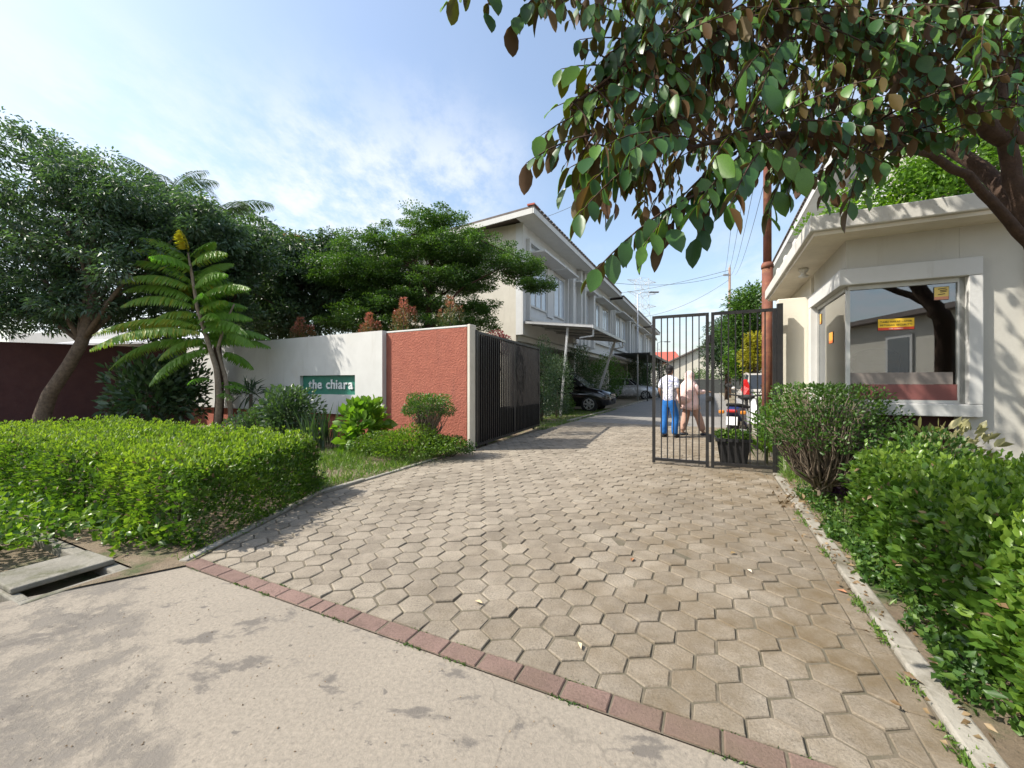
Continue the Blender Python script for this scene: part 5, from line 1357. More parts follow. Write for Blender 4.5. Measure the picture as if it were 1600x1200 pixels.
tb = at(1652, 600, 3.15); tb.z = 0
rt_ = thing('broad_leaved_tree', 'leaning tree with big green leaves and bronze undersides over the drive', 'tree', tb)
tbn = np.array(tb)
def pt(x, y, Y): return at(x, y, Y)
limbs_ = [
    ([(1648, 700, 3.15), (1655, 500, 3.15), (1638, 420, 3.14), (1606, 340, 3.12), (1580, 260, 3.1), (1564, 180, 3.05), (1552, 80, 3.0), (1545, -80, 2.95), (1500, -240, 2.9)], [.11, .095, .08, .066, .055, .046, .039, .031, .022]),
    ([(1632, 410, 3.14), (1575, 345, 3.05), (1525, 290, 2.9), (1455, 243, 2.78), (1380, 224, 2.55), (1290, 212, 2.35), (1200, 214, 2.15), (1110, 225, 1.95), (1010, 232, 1.85), (930, 225, 1.9)], [.044, .034, .029, .025, .022, .019, .015, .011, .007, .004]),
    ([(1565, 220, 3.08), (1480, 130, 2.9), (1380, 60, 2.7), (1250, 25, 2.4), (1105, 50, 2.15), (1045, 78, 2.1), (960, 120, 2.05), (890, 170, 2.1)], [.06, .05, .042, .034, .022, .016, .010, .005]),
    ([(1555, 120, 3.03), (1450, -20, 2.7), (1250, -120, 2.3), (980, -120, 2.0), (780, -50, 1.95)], [.055, .045, .035, .02, .008]),
    ([(1604, 335, 3.12), (1500, 240, 3.5), (1330, 170, 3.9), (1180, 160, 4.2), (1040, 190, 4.3)], [.06, .05, .038, .025, .01]),
    ([(1560, 200, 3.08), (1450, 120, 3.6), (1300, 60, 4.1), (1120, 60, 4.4)], [.05, .04, .028, .01]),
    ([(1550, 60, 3.0), (1480, -100, 3.4), (1340, -200, 3.8), (1150, -160, 4.1)], [.05, .04, .03, .012]),
    ([(1556, 160, 3.05), (1620, 60, 3.3), (1720, -60, 3.6), (1850, -120, 4.0)], [.05, .04, .03, .012]),
    ([(1548, 60, 3.0), (1500, -120, 2.4), (1420, -300, 1.8), (1300, -500, 1.4)], [.04, .03, .02, .01]),
]
mb = MB(); limb_pts = []
for pts, rad in limbs_:
    P = [pt(*p) - tb for p in pts]
    if pts[0][0] == 1648: P[0].z = -.05; P[0].x = .0; P[0].y = 0
    # resample smoothly
    Q, RR = [], []
    for i in range(len(P)-1):
        for k in range(4):
            t = k/4; p0, p1, p2, p3 = P[max(i-1, 0)], P[i], P[i+1], P[min(i+2, len(P)-1)]
            Q.append(.5*((2*p1) + (p2-p0)*t + (2*p0-5*p1+4*p2-p3)*t*t + (3*p1-p0-3*p2+p3)*t**3) + Vector(rng.normal(0, .006, 3))); RR.append(rad[i]*(1-t)+rad[i+1]*t)
    Q.append(P[-1]); RR.append(rad[-1]); mb.tube(Q, RR, 9); limb_pts.append(Q)
mb.build('trunk', bark_dark, rt_, smooth=True)
POLY = [(600, -500), (690, 8), (740, 12), (800, 45), (868, 12), (905, 60), (868, 112), (898, 160), (868, 180), (882, 214), (840, 228), (818, 262), (880, 280), (896, 345), (950, 345), (985, 315), (1000, 380), (925, 436), (1020, 412), (1060, 385), (1100, 335), (1150, 345), (1168, 270), (1200, 340), (1240, 295), (1285, 320), (1330, 340), (1370, 262), (1450, 225), (1520, 230), (1600, 190), (2200, 150), (2200, -2500), (600, -2500)]
def inside(x, y):
    c = False
    for i in range(len(POLY)):
        (x1, y1), (x2, y2) = POLY[i], POLY[i-1]
        if (y1 > y) != (y2 > y) and x < (x2-x1)*(y-y1)/(y2-y1)+x1: c = not c
    return c
twigs = []
manual = [((1040, 232, 1.85), (905, 335, 1.62)), ((1060, 215, 1.85), (945, 228, 1.55)), ((1100, 225, 1.9), (985, 235, 1.5)), ((1180, 225, 2.0), (1005, 385, 1.62)), ((1150, 240, 1.95), (1040, 370, 1.66)), ((1100, 300, 1.75), (922, 432, 1.62)),
    ((1200, 230, 2.0), (1140, 325, 1.62)), ((1210, 220, 2.05), (1090, 320, 1.62)), ((1180, 225, 2.0), (1088, 372, 1.72)), ((930, 210, 1.95), (822, 255, 2.1)), ((950, 165, 2.05), (845, 212, 2.1)), ((960, 140, 2.05), (872, 165, 2.1)),
    ((985, 110, 2.05), (876, 108, 2.1)), ((1010, 70, 2.1), (905, 62, 2.1)), ((880, -40, 2.0), (800, 38, 1.95)), ((800, -50, 1.95), (700, 4, 1.95)), ((780, -50, 1.95), (760, 20, 1.9)), ((930, -60, 2.0), (845, 8, 1.95)), ((950, -60, 2.0), (930, 55, 2.0)), ((1000, 60, 2.1), (935, 100, 2.0)),
    ((1240, 60, 2.3), (1190, 140, 1.75)), ((1230, 80, 2.3), (1165, 110, 1.8)), ((1260, 225, 2.3), (1198, 335, 1.95)), ((1280, 225, 2.35), (1230, 300, 2.0)), ((1360, 225, 2.5), (1325, 325, 2.3)), ((1320, 220, 2.4), (1285, 310, 2.2)), ((1400, 235, 2.6), (1345, 300, 2.4)),
    ((1540, 20, 2.6), (1532, 110, 1.95)), ((1430, 20, 2.6), (1395, 85, 2.0)), ((1420, 60, 2.6), (1405, 130, 2.1)), ((1330, 40, 2.5), (1300, 110, 2.0)), ((1000, 235, 1.85), (920, 290, 1.7)), ((980, 232, 1.85), (890, 262, 1.85)), ((1120, 160, 2.1), (1040, 160, 1.8)), ((1090, 130, 2.1), (1000, 170, 1.9)), ((1060, 190, 1.95), (975, 200, 1.7)),
    ((1150, 60, 2.2), (1090, 90, 2.0)), ((1170, 200, 2.1), (1110, 260, 1.7)), ((1240, 130, 2.2), (1180, 200, 1.9)), ((1290, 150, 2.3), (1240, 230, 2.0)), ((1590, 120, 3.0), (1590, 210, 2.4)), ((1480, 130, 2.9), (1440, 200, 2.4)), ((1150, -60, 2.3), (1080, 20, 2.0)), ((1250, -60, 2.3), (1190, 40, 2.0)), ((1050, -80, 2.1), (1010, 10, 1.95)), ((1340, -40, 2.4), (1310, 40, 2.1)), ((1470, -20, 2.6), (1450, 60, 2.2))]
for a, b_ in manual:
    twigs.append((pt(*a)-tb, pt(*b_)-tb, 1.0))
tries = 0
while len(twigs) < 47 + 300 and tries < 9000:
    tries += 1
    li = int(rng.integers(1, len(limb_pts))); Q = limb_pts[li]; q = Q[int(rng.integers(len(Q)*.2, len(Q)))]
    d = Vector(rng.normal(0, 1, 3)); d.z = d.z*.4; d.normalize()
    e = q + d*rng.uniform(.3, .75) + Vector((0, 0, rng.uniform(-.3, .12)))
    w_ = e + tb
    if w_.y < .75: continue
    if not inside(*proj(w_)) or not inside(*proj(q.lerp(e, .6)+tb)): continue
    twigs.append((q, e, .9))
allp = [q for Q in limb_pts[1:] for q in Q]
k0 = len(twigs); tries = 0
while len(twigs) < k0 + 330 and tries < 9000:
    tries += 1
    x, y = rng.uniform(830, 1640), rng.uniform(-160, 345)
    if not inside(x, y) or (y > 215 and x > 1200 and rng.random() < .6): continue
    e = pt(x, y, rng.uniform(1.75, 2.6) if rng.random() < .45 else rng.uniform(2.4, 4.3)) - tb
    dd = [((q-e).length + (.6 if q.z < e.z else 0), i) for i, q in enumerate(allp)]
    q = allp[min(dd)[1]]
    s0_ = e + (q-e).normalized()*min((q-e).length, rng.uniform(.4, .6)) + Vector((0, 0, .05))
    if not inside(*proj(e.lerp(s0_, .5)+tb)): continue
    twigs.append((s0_, e, .95))
k0 = len(twigs); tries = 0
while len(twigs) < k0 + 150 and tries < 6000:
    tries += 1
    w_ = Vector((rng.uniform(.9, 4.3), rng.uniform(3.1, 4.4), rng.uniform(3.0, 5.6)))
    if not inside(*proj(w_)) or not inside(*proj(w_ + Vector((0, 0, -.25)))): continue
    e = w_ - tb; q = allp[min(((q-e).length, i) for i, q in enumerate(allp))[1]]
    s0_ = e + (q-e).normalized()*min((q-e).length, .5) + Vector((0, 0, .06))
    twigs.append((s0_, e, .95))
rec = []                     # leaf records: position, direction, normal, length, variant, tone
tm = MB()
for s_, e, sc in twigs:
    ln = (e-s_).length
    md_ = s_.lerp(e, .5) + Vector((0, 0, .14*ln))
    k = max(6, int(ln/.036)); prev = None
    pts = [(1-t)**2*s_ + 2*t*(1-t)*md_ + t*t*e for t in np.linspace(0, 1, k).tolist()]
    tm.tube(pts[::2] + ([pts[-1]] if (k-1) % 2 else []), list(np.linspace(.006, .002, len(pts[::2]) + (1 if (k-1) % 2 else 0))), 4)
    young = rng.random() < (.2 if sc < 1 else .38); tsz = rng.uniform(.62, 1.1) if sc < 1 else rng.uniform(.95, 1.2)
    for i in range(max(2, int(k*.28)), k):
        tdir = (pts[i]-pts[i-1]).normalized(); sd = tdir.cross(Vector((0, 0, 1)))
        if sd.length < .1: sd = Vector((1, 0, 0))
        sd = sd.normalized()*(1 if i % 2 else -1)
        d = tdir*rng.uniform(.3, .7) + sd*rng.uniform(.35, .8) + Vector((0, 0, -rng.uniform(.6, 1.5))) + Vector(rng.normal(0, .16, 3))
        nrm = Vector((0, 0, 1)) + sd*.45*rng.uniform(.3, 1.4) + Vector(rng.normal(0, .3, 3)) + tdir*.2
        L = rng.uniform(.075, .138)*(1 if sc == 1 else .92)*tsz
        tone = np.clip(rng.normal(.95 if young else .25, .15), 0, 1)
        rec.append((pts[i], d.normalized(), nrm, L, int(rng.integers(len(LEAFV))), tone))
tm.build('twigs', bark_dark, rt_, smooth=True)['kind'] = 'stuff'
def leaf_frame(d, nrm):
    x = d; y = nrm.cross(x).normalized(); z = x.cross(y)
    return Matrix((x, y, z)).transposed()
app = []
for i, (p, d, nrm, L, vv, tone) in enumerate(rec):
    w_ = p + tb; x, y = proj(w_ + d*L*.5)
    app.append((-(L/w_.y) if (-10 < x < 1610 and -10 < y < 1210 and w_.y > .4) else 1.0, i))
app.sort()
chosen = set(i for a, i in app[:295] if a < 0)
tones = [.1, .3, .5, .9]
LM = {}
for vi, (V, T, Mi) in enumerate(LEAFV):
    for ti, tv in enumerate(tones):
        me = np_mesh('leaf', V, T, [top_m, und_m], np.full(len(V), tv), smooth=True); me.polygons.foreach_set('material_index', Mi); LM[vi, ti] = me
BV, BT, BM, BTone, off = [], [], [], [], 0
for i, (p, d, nrm, L, vv, tone) in enumerate(rec):
    M3 = leaf_frame(d, nrm)
    if i in chosen:
        o = link('leaf', LM[vv, int(np.argmin([abs(tone-q) for q in tones]))], rt_)
        o.matrix_local = Matrix.Translation(p) @ M3.to_4x4() @ Matrix.Scale(L, 4)
    else:
        V, T, Mi = LEAFV[vv]
        BV.append(V @ np.array(M3).T * L + np.array(p)); BT.append(T+off); BM.append(Mi); BTone.append(np.full(len(V), tone)); off += len(V)
me = np_mesh('crown', np.concatenate(BV), np.concatenate(BT), [top_m, und_m], np.concatenate(BTone), smooth=True)
me.polygons.foreach_set('material_index', np.concatenate(BM)); o = link('crown', me, rt_); o['kind'] = 'stuff'

# ------------------------------------------------------------------ cars: x forward, y to the car's left
tyre_m = mat('tyre', (.018, .018, .018), (.03, .03, .03), 8, .85)
rim_m = mat('alloy_rim', (.62, .63, .65), (.5, .5, .52), 8, .3, metal=.8)
car_glass = mat('car_glass', (.02, .024, .028), None, 2, .06, spec=.9)
chrome = mat('chrome', (.62, .63, .65), None, 5, .18, metal=.9)
lamp_clear = mat('lamp_clear', (.62, .66, .70), (.45, .5, .55), 14, .12, spec=.8)
lamp_red = mat('lamp_red', (.45, .02, .02), (.33, .012, .012), 14, .2, spec=.7)
def car(name, label, loc, rz, paint, L=4.6, Wd=1.8, hood=1.02, belt=1.06, H=1.78, nose=.95, ws=(1.15, .35), rear=(-2.05, -1.85), tail=None, clr=.22, wr=.34, lamp='front'):
    t = thing(name, label, 'car', loc, rz)
    h = L/2; w = Wd/2
    st = [(h, .80, .42, .70), (h-.06, .90, .30, .80), (h-.35, .97, clr, hood-.12), (ws[0]+.05, 1.0, clr, hood), (ws[0]-.35, 1.0, clr, belt-.02), (0, 1.0, clr, belt), (-h+.9, 1.0, clr, belt+.02), (-h+.25, .97, clr+.03, belt), (-h+.06, .93, .34, belt-.12), (-h, .86, .42, .75)]
    mb = MB(); rings = []
    for x, k, zb, zt in st:
        zm = zb + (zt-zb)*.55; ww = w*k
        half = [(ww*.84, zb), (ww*.97, zb+.10), (ww, zm), (ww*.985, zt-.10), (ww*.90, zt-.01), (ww*.5, zt+.025)]
        rings.append([(x, y, z) for y, z in half] + [(x, -y, z) for y, z in half[::-1]])
    n = len(rings[0]); vs = [p for r in rings for p in r]; fs = []
    for i in range(len(rings)-1):
        for j in range(n): fs.append((i*n+j, i*n+(j+1) % n, (i+1)*n+(j+1) % n, (i+1)*n+j))
    fs += [tuple(range(n)), tuple(range((len(rings)-1)*n, len(rings)*n))[::-1]]
    mb.add(vs, fs); body = mb.build('body', paint, t, smooth=True)
    # cabin
    zb = belt-.02; zr = H; wb, wt = w*.93, w*.76
    B = [(ws[0], wb*.93), (ws[0]-.35, wb), (-.2, wb), (rear[0]+.25, wb), (rear[0], wb*.9)]
    Tt = [(ws[1], wt*.9), (ws[1]-.2, wt), (-.2, wt), (rear[1]+.35, wt), (rear[1]+.12, wt*.9)]
    vs = [(x, y, zb) for x, y in B] + [(x, -y, zb) for x, y in B[::-1]] + [(x, y, zr - (.05 if i in (0, 4) else .0)) for i, (x, y) in enumerate(Tt)] + [(x, -y, zr - (.05 if i in (0, 4) else .0)) for i, (x, y) in reversed(list(enumerate(Tt)))]
    n = 10; mb = MB(); mb.add(vs, [(i, (i+1) % n, n+(i+1) % n, n+i) for i in range(n)] + [tuple(range(n, 2*n))]); mb.build('cabin', paint, t)
    def pane(i0, i1, nm, a=.06, b_=.10, s0=.05, s1=.95):
        p = [Vector(vs[i0]), Vector(vs[i1]), Vector(vs[n+i1]), Vector(vs[n+i0])]
        nrm = (p[1]-p[0]).cross(p[3]-p[0]).normalized(); cen = sum(p, Vector())/4
        if nrm.dot(cen - Vector((0, 0, 1.3))) < 0: nrm = -nrm
        def q(u_, v_): return p[0].lerp(p[1], u_).lerp(p[3].lerp(p[2], u_), v_) + nrm*.008
        mb = MB(); mb.add([q(s0, b_), q(s1, b_), q(s1, 1-a), q(s0, 1-a)] + [x-nrm*.006 for x in (q(s0, b_), q(s1, b_), q(s1, 1-a), q(s0, 1-a))], [(0, 1, 2, 3), (7, 6, 5, 4), (0, 4, 5, 1), (1, 5, 6, 2), (2, 6, 7, 3), (3, 7, 4, 0)])
        mb.build(nm, car_glass, t)
    pane(9, 0, 'windscreen', .06, .04); pane(4, 5, 'rear_window', .08, .15)
    for a, b_ in ((0, 1), (1, 2), (2, 3), (3, 4), (5, 6), (6, 7), (7, 8), (8, 9)): pane(a, b_, 'side_window', .10, .08, .06, .94)
    for xx in (h-.88, -h+.82):
        for sd in (-1, 1):
            y = sd*(w-.10)
            mb = MB(); mb.tube([(xx, y-.13*sd, wr), (xx, y+.055*sd, wr)], wr+.055, 20); mb.build('wheel_arch', tyre_m, t)
            mb = MB(); prof = [(xx, y-.1*sd, wr), (xx, y+.075*sd, wr), (xx, y+.10*sd, wr)]; mb.tube(prof, [wr, wr, wr*.93], 22); wh = mb.build('wheel', tyre_m, t, smooth=False)
            mb = MB(); mb.tube([(xx, y+.101*sd, wr), (xx, y+.106*sd, wr)], wr*.30, 14)
            for q in range(6):
                an = q*math.pi/3; mb.bar((xx, y+.108*sd, wr), (xx+math.cos(an)*wr*.66, y+.106*sd, wr+math.sin(an)*wr*.66), .085, .012, up=(0, 1, 0))
            for q in range(18):
                an = q*math.pi/9; an2 = an+math.pi/9; mb.bar((xx+math.cos(an)*wr*.68, y+.104*sd, wr+math.sin(an)*wr*.68), (xx+math.cos(an2)*wr*.68, y+.104*sd, wr+math.sin(an2)*wr*.68), .035, .02, up=(0, 1, 0))
            mb.build('rim', rim_m, wh)
    # front: headlights, grille, bumper lamps
    for sd in (-1, 1):
        mb = MB(); mb.add([(h-.035, sd*.46, .72), (h-.28, sd*(w*.965), .80), (h-.50, sd*(w*.99), .90), (h-.30, sd*.62, .86), (h-.10, sd*.45, .80),
                           (h-.02+.02, sd*.46, .70), (h-.24, sd*(w*.985), .78), (h-.47, sd*(w*1.005), .90), (h-.26, sd*.64, .885), (h-.06, sd*.45, .825)],
                          [(5, 6, 7, 8, 9), (4, 3, 2, 1, 0), (0, 1, 6, 5), (1, 2, 7, 6), (2, 3, 8, 7), (3, 4, 9, 8), (4, 0, 5, 9)]); mb.build('headlight', lamp_clear, t)
        mb = MB(); mb.box(h-.10, h-.03, sd*.62-.10, sd*.62+.10, .44, .54); mb.build('fog_lamp', chrome, t, bevel=.02)
        mb = MB(); mb.ball((ws[0]-.25, sd*(w+.10), belt+.06), (.09, .11, .075)); mb.bar((ws[0]-.25, sd*(w-.06), belt), (ws[0]-.25, sd*(w+.08), belt+.03), .04); mb.build('mirror', paint, t, smooth=True)
        mb = MB(); mb.add([(-h+.02, sd*(w*.93), .80), (-h+.03, sd*(w*.66), .80), (-h+.05, sd*(w*.70), 1.12), (-h+.16, sd*(w*.80), 1.42), (-h+.28, sd*(w*.86), 1.42), (-h+.30, sd*(w*.96), 1.05),
                           (-h-.02, sd*(w*.94), .80), (-h-.02, sd*(w*.64), .80), (-h-.0, sd*(w*.68), 1.12), (-h+.10, sd*(w*.79), 1.42), (-h+.27, sd*(w*.90), 1.42), (-h+.28, sd*(w*1.0), 1.05)],
                          [(6, 7, 8, 9, 10, 11), (5, 4, 3, 2, 1, 0), (0, 1, 7, 6), (1, 2, 8, 7), (2, 3, 9, 8), (3, 4, 10, 9), (4, 5, 11, 10), (5, 0, 6, 11)]); mb.build('tail_light', lamp_red, t)
        for xx in (.15, -.85):
            mb = MB(); mb.box(xx-.09, xx+.09, sd*(w-.005)-.012, sd*(w-.005)+.012, .88, .91); mb.build('door_handle', chrome, t)
    for k in range(3):
        mb = MB(); mb.box(h-.03, h+.015, -.42, .42, .60+k*.075, .63+k*.075); mb.build('grille_bar', chrome, t)
    mb = MB(); mb.box(h-.04, h+.005, -.44, .44, .58, .82); mb.build('grille', tyre_m, t)
    mb = MB(); mb.box(h-.03, h+.012, -.55, .55, .34, .46); mb.build('air_intake', tyre_m, t)
    mb = MB(); mb.box(h+.006, h+.03, -.22, .22, .47, .57); mb.build('number_plate', tyre_m, t)
    mb = MB(); mb.box(-h-.03, -h-.005, -.22, .22, .62, .73); mb.build('number_plate', tyre_m, t)
    mb = MB(); mb.box(-h-.05, -h+.2, -w*.9, w*.9, .36, .58); mb.build('bumper', paint, t, bevel=.05)
    return t
V_RZ = -A                                     # heading +v
black_paint = mat('car_black', (.008, .008, .010), None, 2, .12, spec=.8)
silver_paint = mat('car_silver', (.72, .73, .75), (.66, .67, .69), 2, .25, metal=.3, spec=.6)
champ_paint = mat('car_champagne', (.55, .52, .47), (.50, .47, .42), 2, .28, metal=.25, spec=.6)
car('parked_car', 'black people carrier parked nose-out under the sheet canopy', W(-6.35, 18.9), V_RZ, black_paint, L=4.7, Wd=1.83, hood=1.06, belt=1.10, H=1.79, ws=(1.35, .45), rear=(-2.25, -2.1))
car('parked_car', 'silver crossover parked nose-out beyond the round bush', W(-5.85, 33.9), V_RZ, silver_paint, L=4.45, Wd=1.82, hood=1.05, belt=1.06, H=1.66, ws=(1.0, .1), rear=(-2.05, -1.7), wr=.36)
car('parked_car', 'champagne people carrier seen from behind beyond the folding gate', W(1.85, 18.9), R(90)-A, champ_paint, L=4.2, Wd=1.66, hood=.98, belt=1.0, H=1.68, ws=(1.1, .4), rear=(-2.0, -1.88), wr=.3)

# ------------------------------------------------------------------ scooter seen from behind: y forward
sc = thing('motor_scooter', 'blue and black motor scooter seen from behind beside the planter tub', 'scooter', W(.6, 9.9), -A - R(14))
blue_p = mat('scooter_blue', (.025, .04, .13), (.02, .03, .10), 4, .25, spec=.7); wht_p = mat('scooter_white', (.72, .73, .74), None, 4, .3)
for yy in (-.62, .62):
    mb = MB(); pts = [(0, yy+.23*math.cos(q*math.pi/10), .28+.23*math.sin(q*math.pi/10)) for q in range(21)]; mb.tube(pts, .05, 8); wh = mb.build('wheel', tyre_m, sc, smooth=True)
    mb = MB(); mb.tube([(-.03, yy, .28), (.03, yy, .28)], .06, 10)
    for q in range(5): mb.bar((0, yy, .28), (0, yy+.2*math.cos(q*1.2566), .28+.2*math.sin(q*1.2566)), .03, .02)
    mb.build('rim', rim_m, wh)
mb = MB(); vs = []; prof = [(-.86, .09, .70, .78), (-.70, .15, .55, .84), (-.35, .17, .42, .82), (0, .15, .34, .72), (.12, .12, .28, .40)]
for y, w_, za, zb_ in prof: vs += [(-w_, y, za), (w_, y, za), (w_*.8, y, zb_), (-w_*.8, y, zb_)]
fs = [(i*4+j, i*4+(j+1) % 4, i*4+4+(j+1) % 4, i*4+4+j) for i in range(4) for j in range(4)] + [(3, 2, 1, 0), (16, 17, 18, 19)]
mb.add(vs, fs); mb.build('rear_body', blue_p, sc, bevel=.03)
mb = MB(); mb.add([(-.15, -.75, .83), (.15, -.75, .83), (.17, .0, .76), (-.17, .0, .76), (-.13, -.78, .90), (.13, -.78, .90), (.15, -.02, .83), (-.15, -.02, .83)], [(0,3,2,1),(4,5,6,7),(0,1,5,4),(1,2,6,5),(2,3,7,6),(3,0,4,7)]); mb.build('seat', tyre_m, sc, bevel=.03)
mb = MB(); mb.box(-.09, .09, -.93, -.86, .72, .78); mb.build('tail_light', lamp_red, sc, bevel=.02)
for sd in (-1, 1):
    mb = MB(); mb.box(sd*.19-.05, sd*.19+.05, -.9, -.83, .69, .76); mb.build('turn_signal', mat('lamp_amber', (.6, .22, .03), None, 4, .25), sc, bevel=.02)
    mb = MB(); mb.tube([(sd*.07, .47, 1.0), (sd*.33, .42, 1.04)], .018, 7); mb.build('handle_grip', tyre_m, sc)
    mb = MB(); mb.tube([(sd*.24, .46, 1.03), (sd*.32, .46, 1.2)], .008, 5); mb.ball((sd*.34, .46, 1.24), (.07, .015, .045)); mb.build('mirror', tyre_m, sc)
    mb = MB(); mb.tube([(sd*.10, -.6, .3), (sd*.11, -.66, .62)], .035, 8); mb.build('shock_absorber', chrome, sc)
    mb = MB(); mb.add([(sd*.30, .3, .42), (sd*.32, .36, .42), (sd*.20, .5, .95), (sd*.18, .44, .95), (sd*.05, .5, .42), (sd*.05, .54, .42), (sd*.05, .58, .95), (sd*.05, .52, .95)], [(0,1,2,3),(4,7,6,5),(0,4,5,1),(1,5,6,2),(2,6,7,3),(3,7,4,0)]); mb.build('leg_shield', wht_p, sc)
mb = MB(); mb.add([(-.10, -.93, .48), (.10, -.93, .48), (.10, -.90, .64), (-.10, -.90, .64), (-.10, -.92, .48), (.10, -.92, .48), (.10, -.89, .64), (-.10, -.89, .64)], [(0,1,2,3),(7,6,5,4),(0,4,5,1),(1,5,6,2),(2,6,7,3),(3,7,4,0)]); mb.build('number_plate', wht_p, sc)
mb = MB(); mb.add([(-.10, -.88, .30), (.10, -.88, .30), (.09, -.80, .70), (-.09, -.80, .70), (-.10, -.86, .30), (.10, -.86, .30), (.09, -.78, .70), (-.09, -.78, .70)], [(0,1,2,3),(7,6,5,4),(0,4,5,1),(1,5,6,2),(2,6,7,3),(3,7,4,0)]); mb.build('mudguard', tyre_m, sc)
mb = MB(); mb.tube([(.14, -.1, .3), (.15, -.8, .36)], [.035, .05], 9); mb.build('exhaust', chrome, sc)
mb = MB(); mb.tube([(0, .62, .28), (0, .5, .95)], .035, 8); mb.box(-.12, .12, .1, .45, .26, .32); mb.build('frame', tyre_m, sc)
mb = MB(); mb.tube([(.0, -.2, .32), (.2, -.24, .0)], .012, 5); mb.build('kick_stand', tyre_m, sc)
mb = MB(); mb.ball((0, .50, .98), (.17, .07, .06)); mb.build('handlebar_cowl', tyre_m, sc, smooth=True)

# ------------------------------------------------------------------ people: grown over a joint skeleton
def skin(name, J, edges, m, parent, root, sub=2):
    names = list(J); idx = {k: i for i, k in enumerate(names)}
    me = bpy.data.meshes.new(name); me.from_pydata([J[k][0] for k in names], [(idx[a], idx[b_]) for a, b_ in edges], [])
    o = link(name, me, None)
    md_ = o.modifiers.new('skin', 'SKIN'); md_.use_smooth_shade = True; md_.branch_smoothing = .5
    lay = me.skin_vertices[0].data if me.skin_vertices else None
    if lay is None:
        bm = bmesh.new(); bm.from_mesh(me); bm.verts.layers.skin.verify(); bm.to_mesh(me); bm.free(); lay = me.skin_vertices[0].data
    for k in names:
        r = J[k][1]; lay[idx[k]].radius = r if hasattr(r, '__len__') else (r, r); lay[idx[k]].use_root = (k == root)
    sb = o.modifiers.new('sub', 'SUBSURF'); sb.levels = sub; sb.render_levels = sub
    dg = bpy.context.evaluated_depsgraph_get(); me2 = bpy.data.meshes.new_from_object(o.evaluated_get(dg))
    bpy.data.objects.remove(o); bpy.data.meshes.remove(me)
    me2.name = name; me2.materials.clear(); me2.materials.append(m)
    me2.polygons.foreach_set('use_smooth', [True]*len(me2.polygons))
    return link(name, me2, parent)
skin_m = mat('skin', (.33, .18, .115), (.29, .155, .10), 6, .55, spec=.4)
hair_m = mat('hair_black', (.012, .011, .011), (.02, .018, .017), 30, .5, .5, 120)
def chain(*k): return list(zip(k[:-1], k[1:]))
def hand(J, E, w, pos, d, side, nm):
    """palm and five separate fingers hanging along d"""
    d = Vector(d).normalized(); pos = Vector(pos); s_ = Vector(side).normalized(); th = d.cross(s_)
    J[nm+'palm'] = (pos + d*.07, (.026, .016)); E.append((w, nm+'palm'))
    for q, (o_, l) in enumerate(((-.028, .065), (-.010, .08), (.010, .075), (.028, .06))):
        a = pos + d*.10 + s_*o_; b_ = a + d*l*.5 + th*.006; c = a + d*l + th*.022
        J[f'{nm}f{q}a'] = (a, .0085); J[f'{nm}f{q}b'] = (b_, .008); J[f'{nm}f{q}c'] = (c, .0065); E += [(nm+'palm', f'{nm}f{q}a'), (f'{nm}f{q}a', f'{nm}f{q}b'), (f'{nm}f{q}b', f'{nm}f{q}c')]
    a = pos + d*.045 - s_*.034; b_ = a + d*.035 - s_*.016 + th*.008; J[nm+'ta'] = (a, .0095); J[nm+'tb'] = (b_, .008); E += [(nm+'palm', nm+'ta'), (nm+'ta', nm+'tb')]
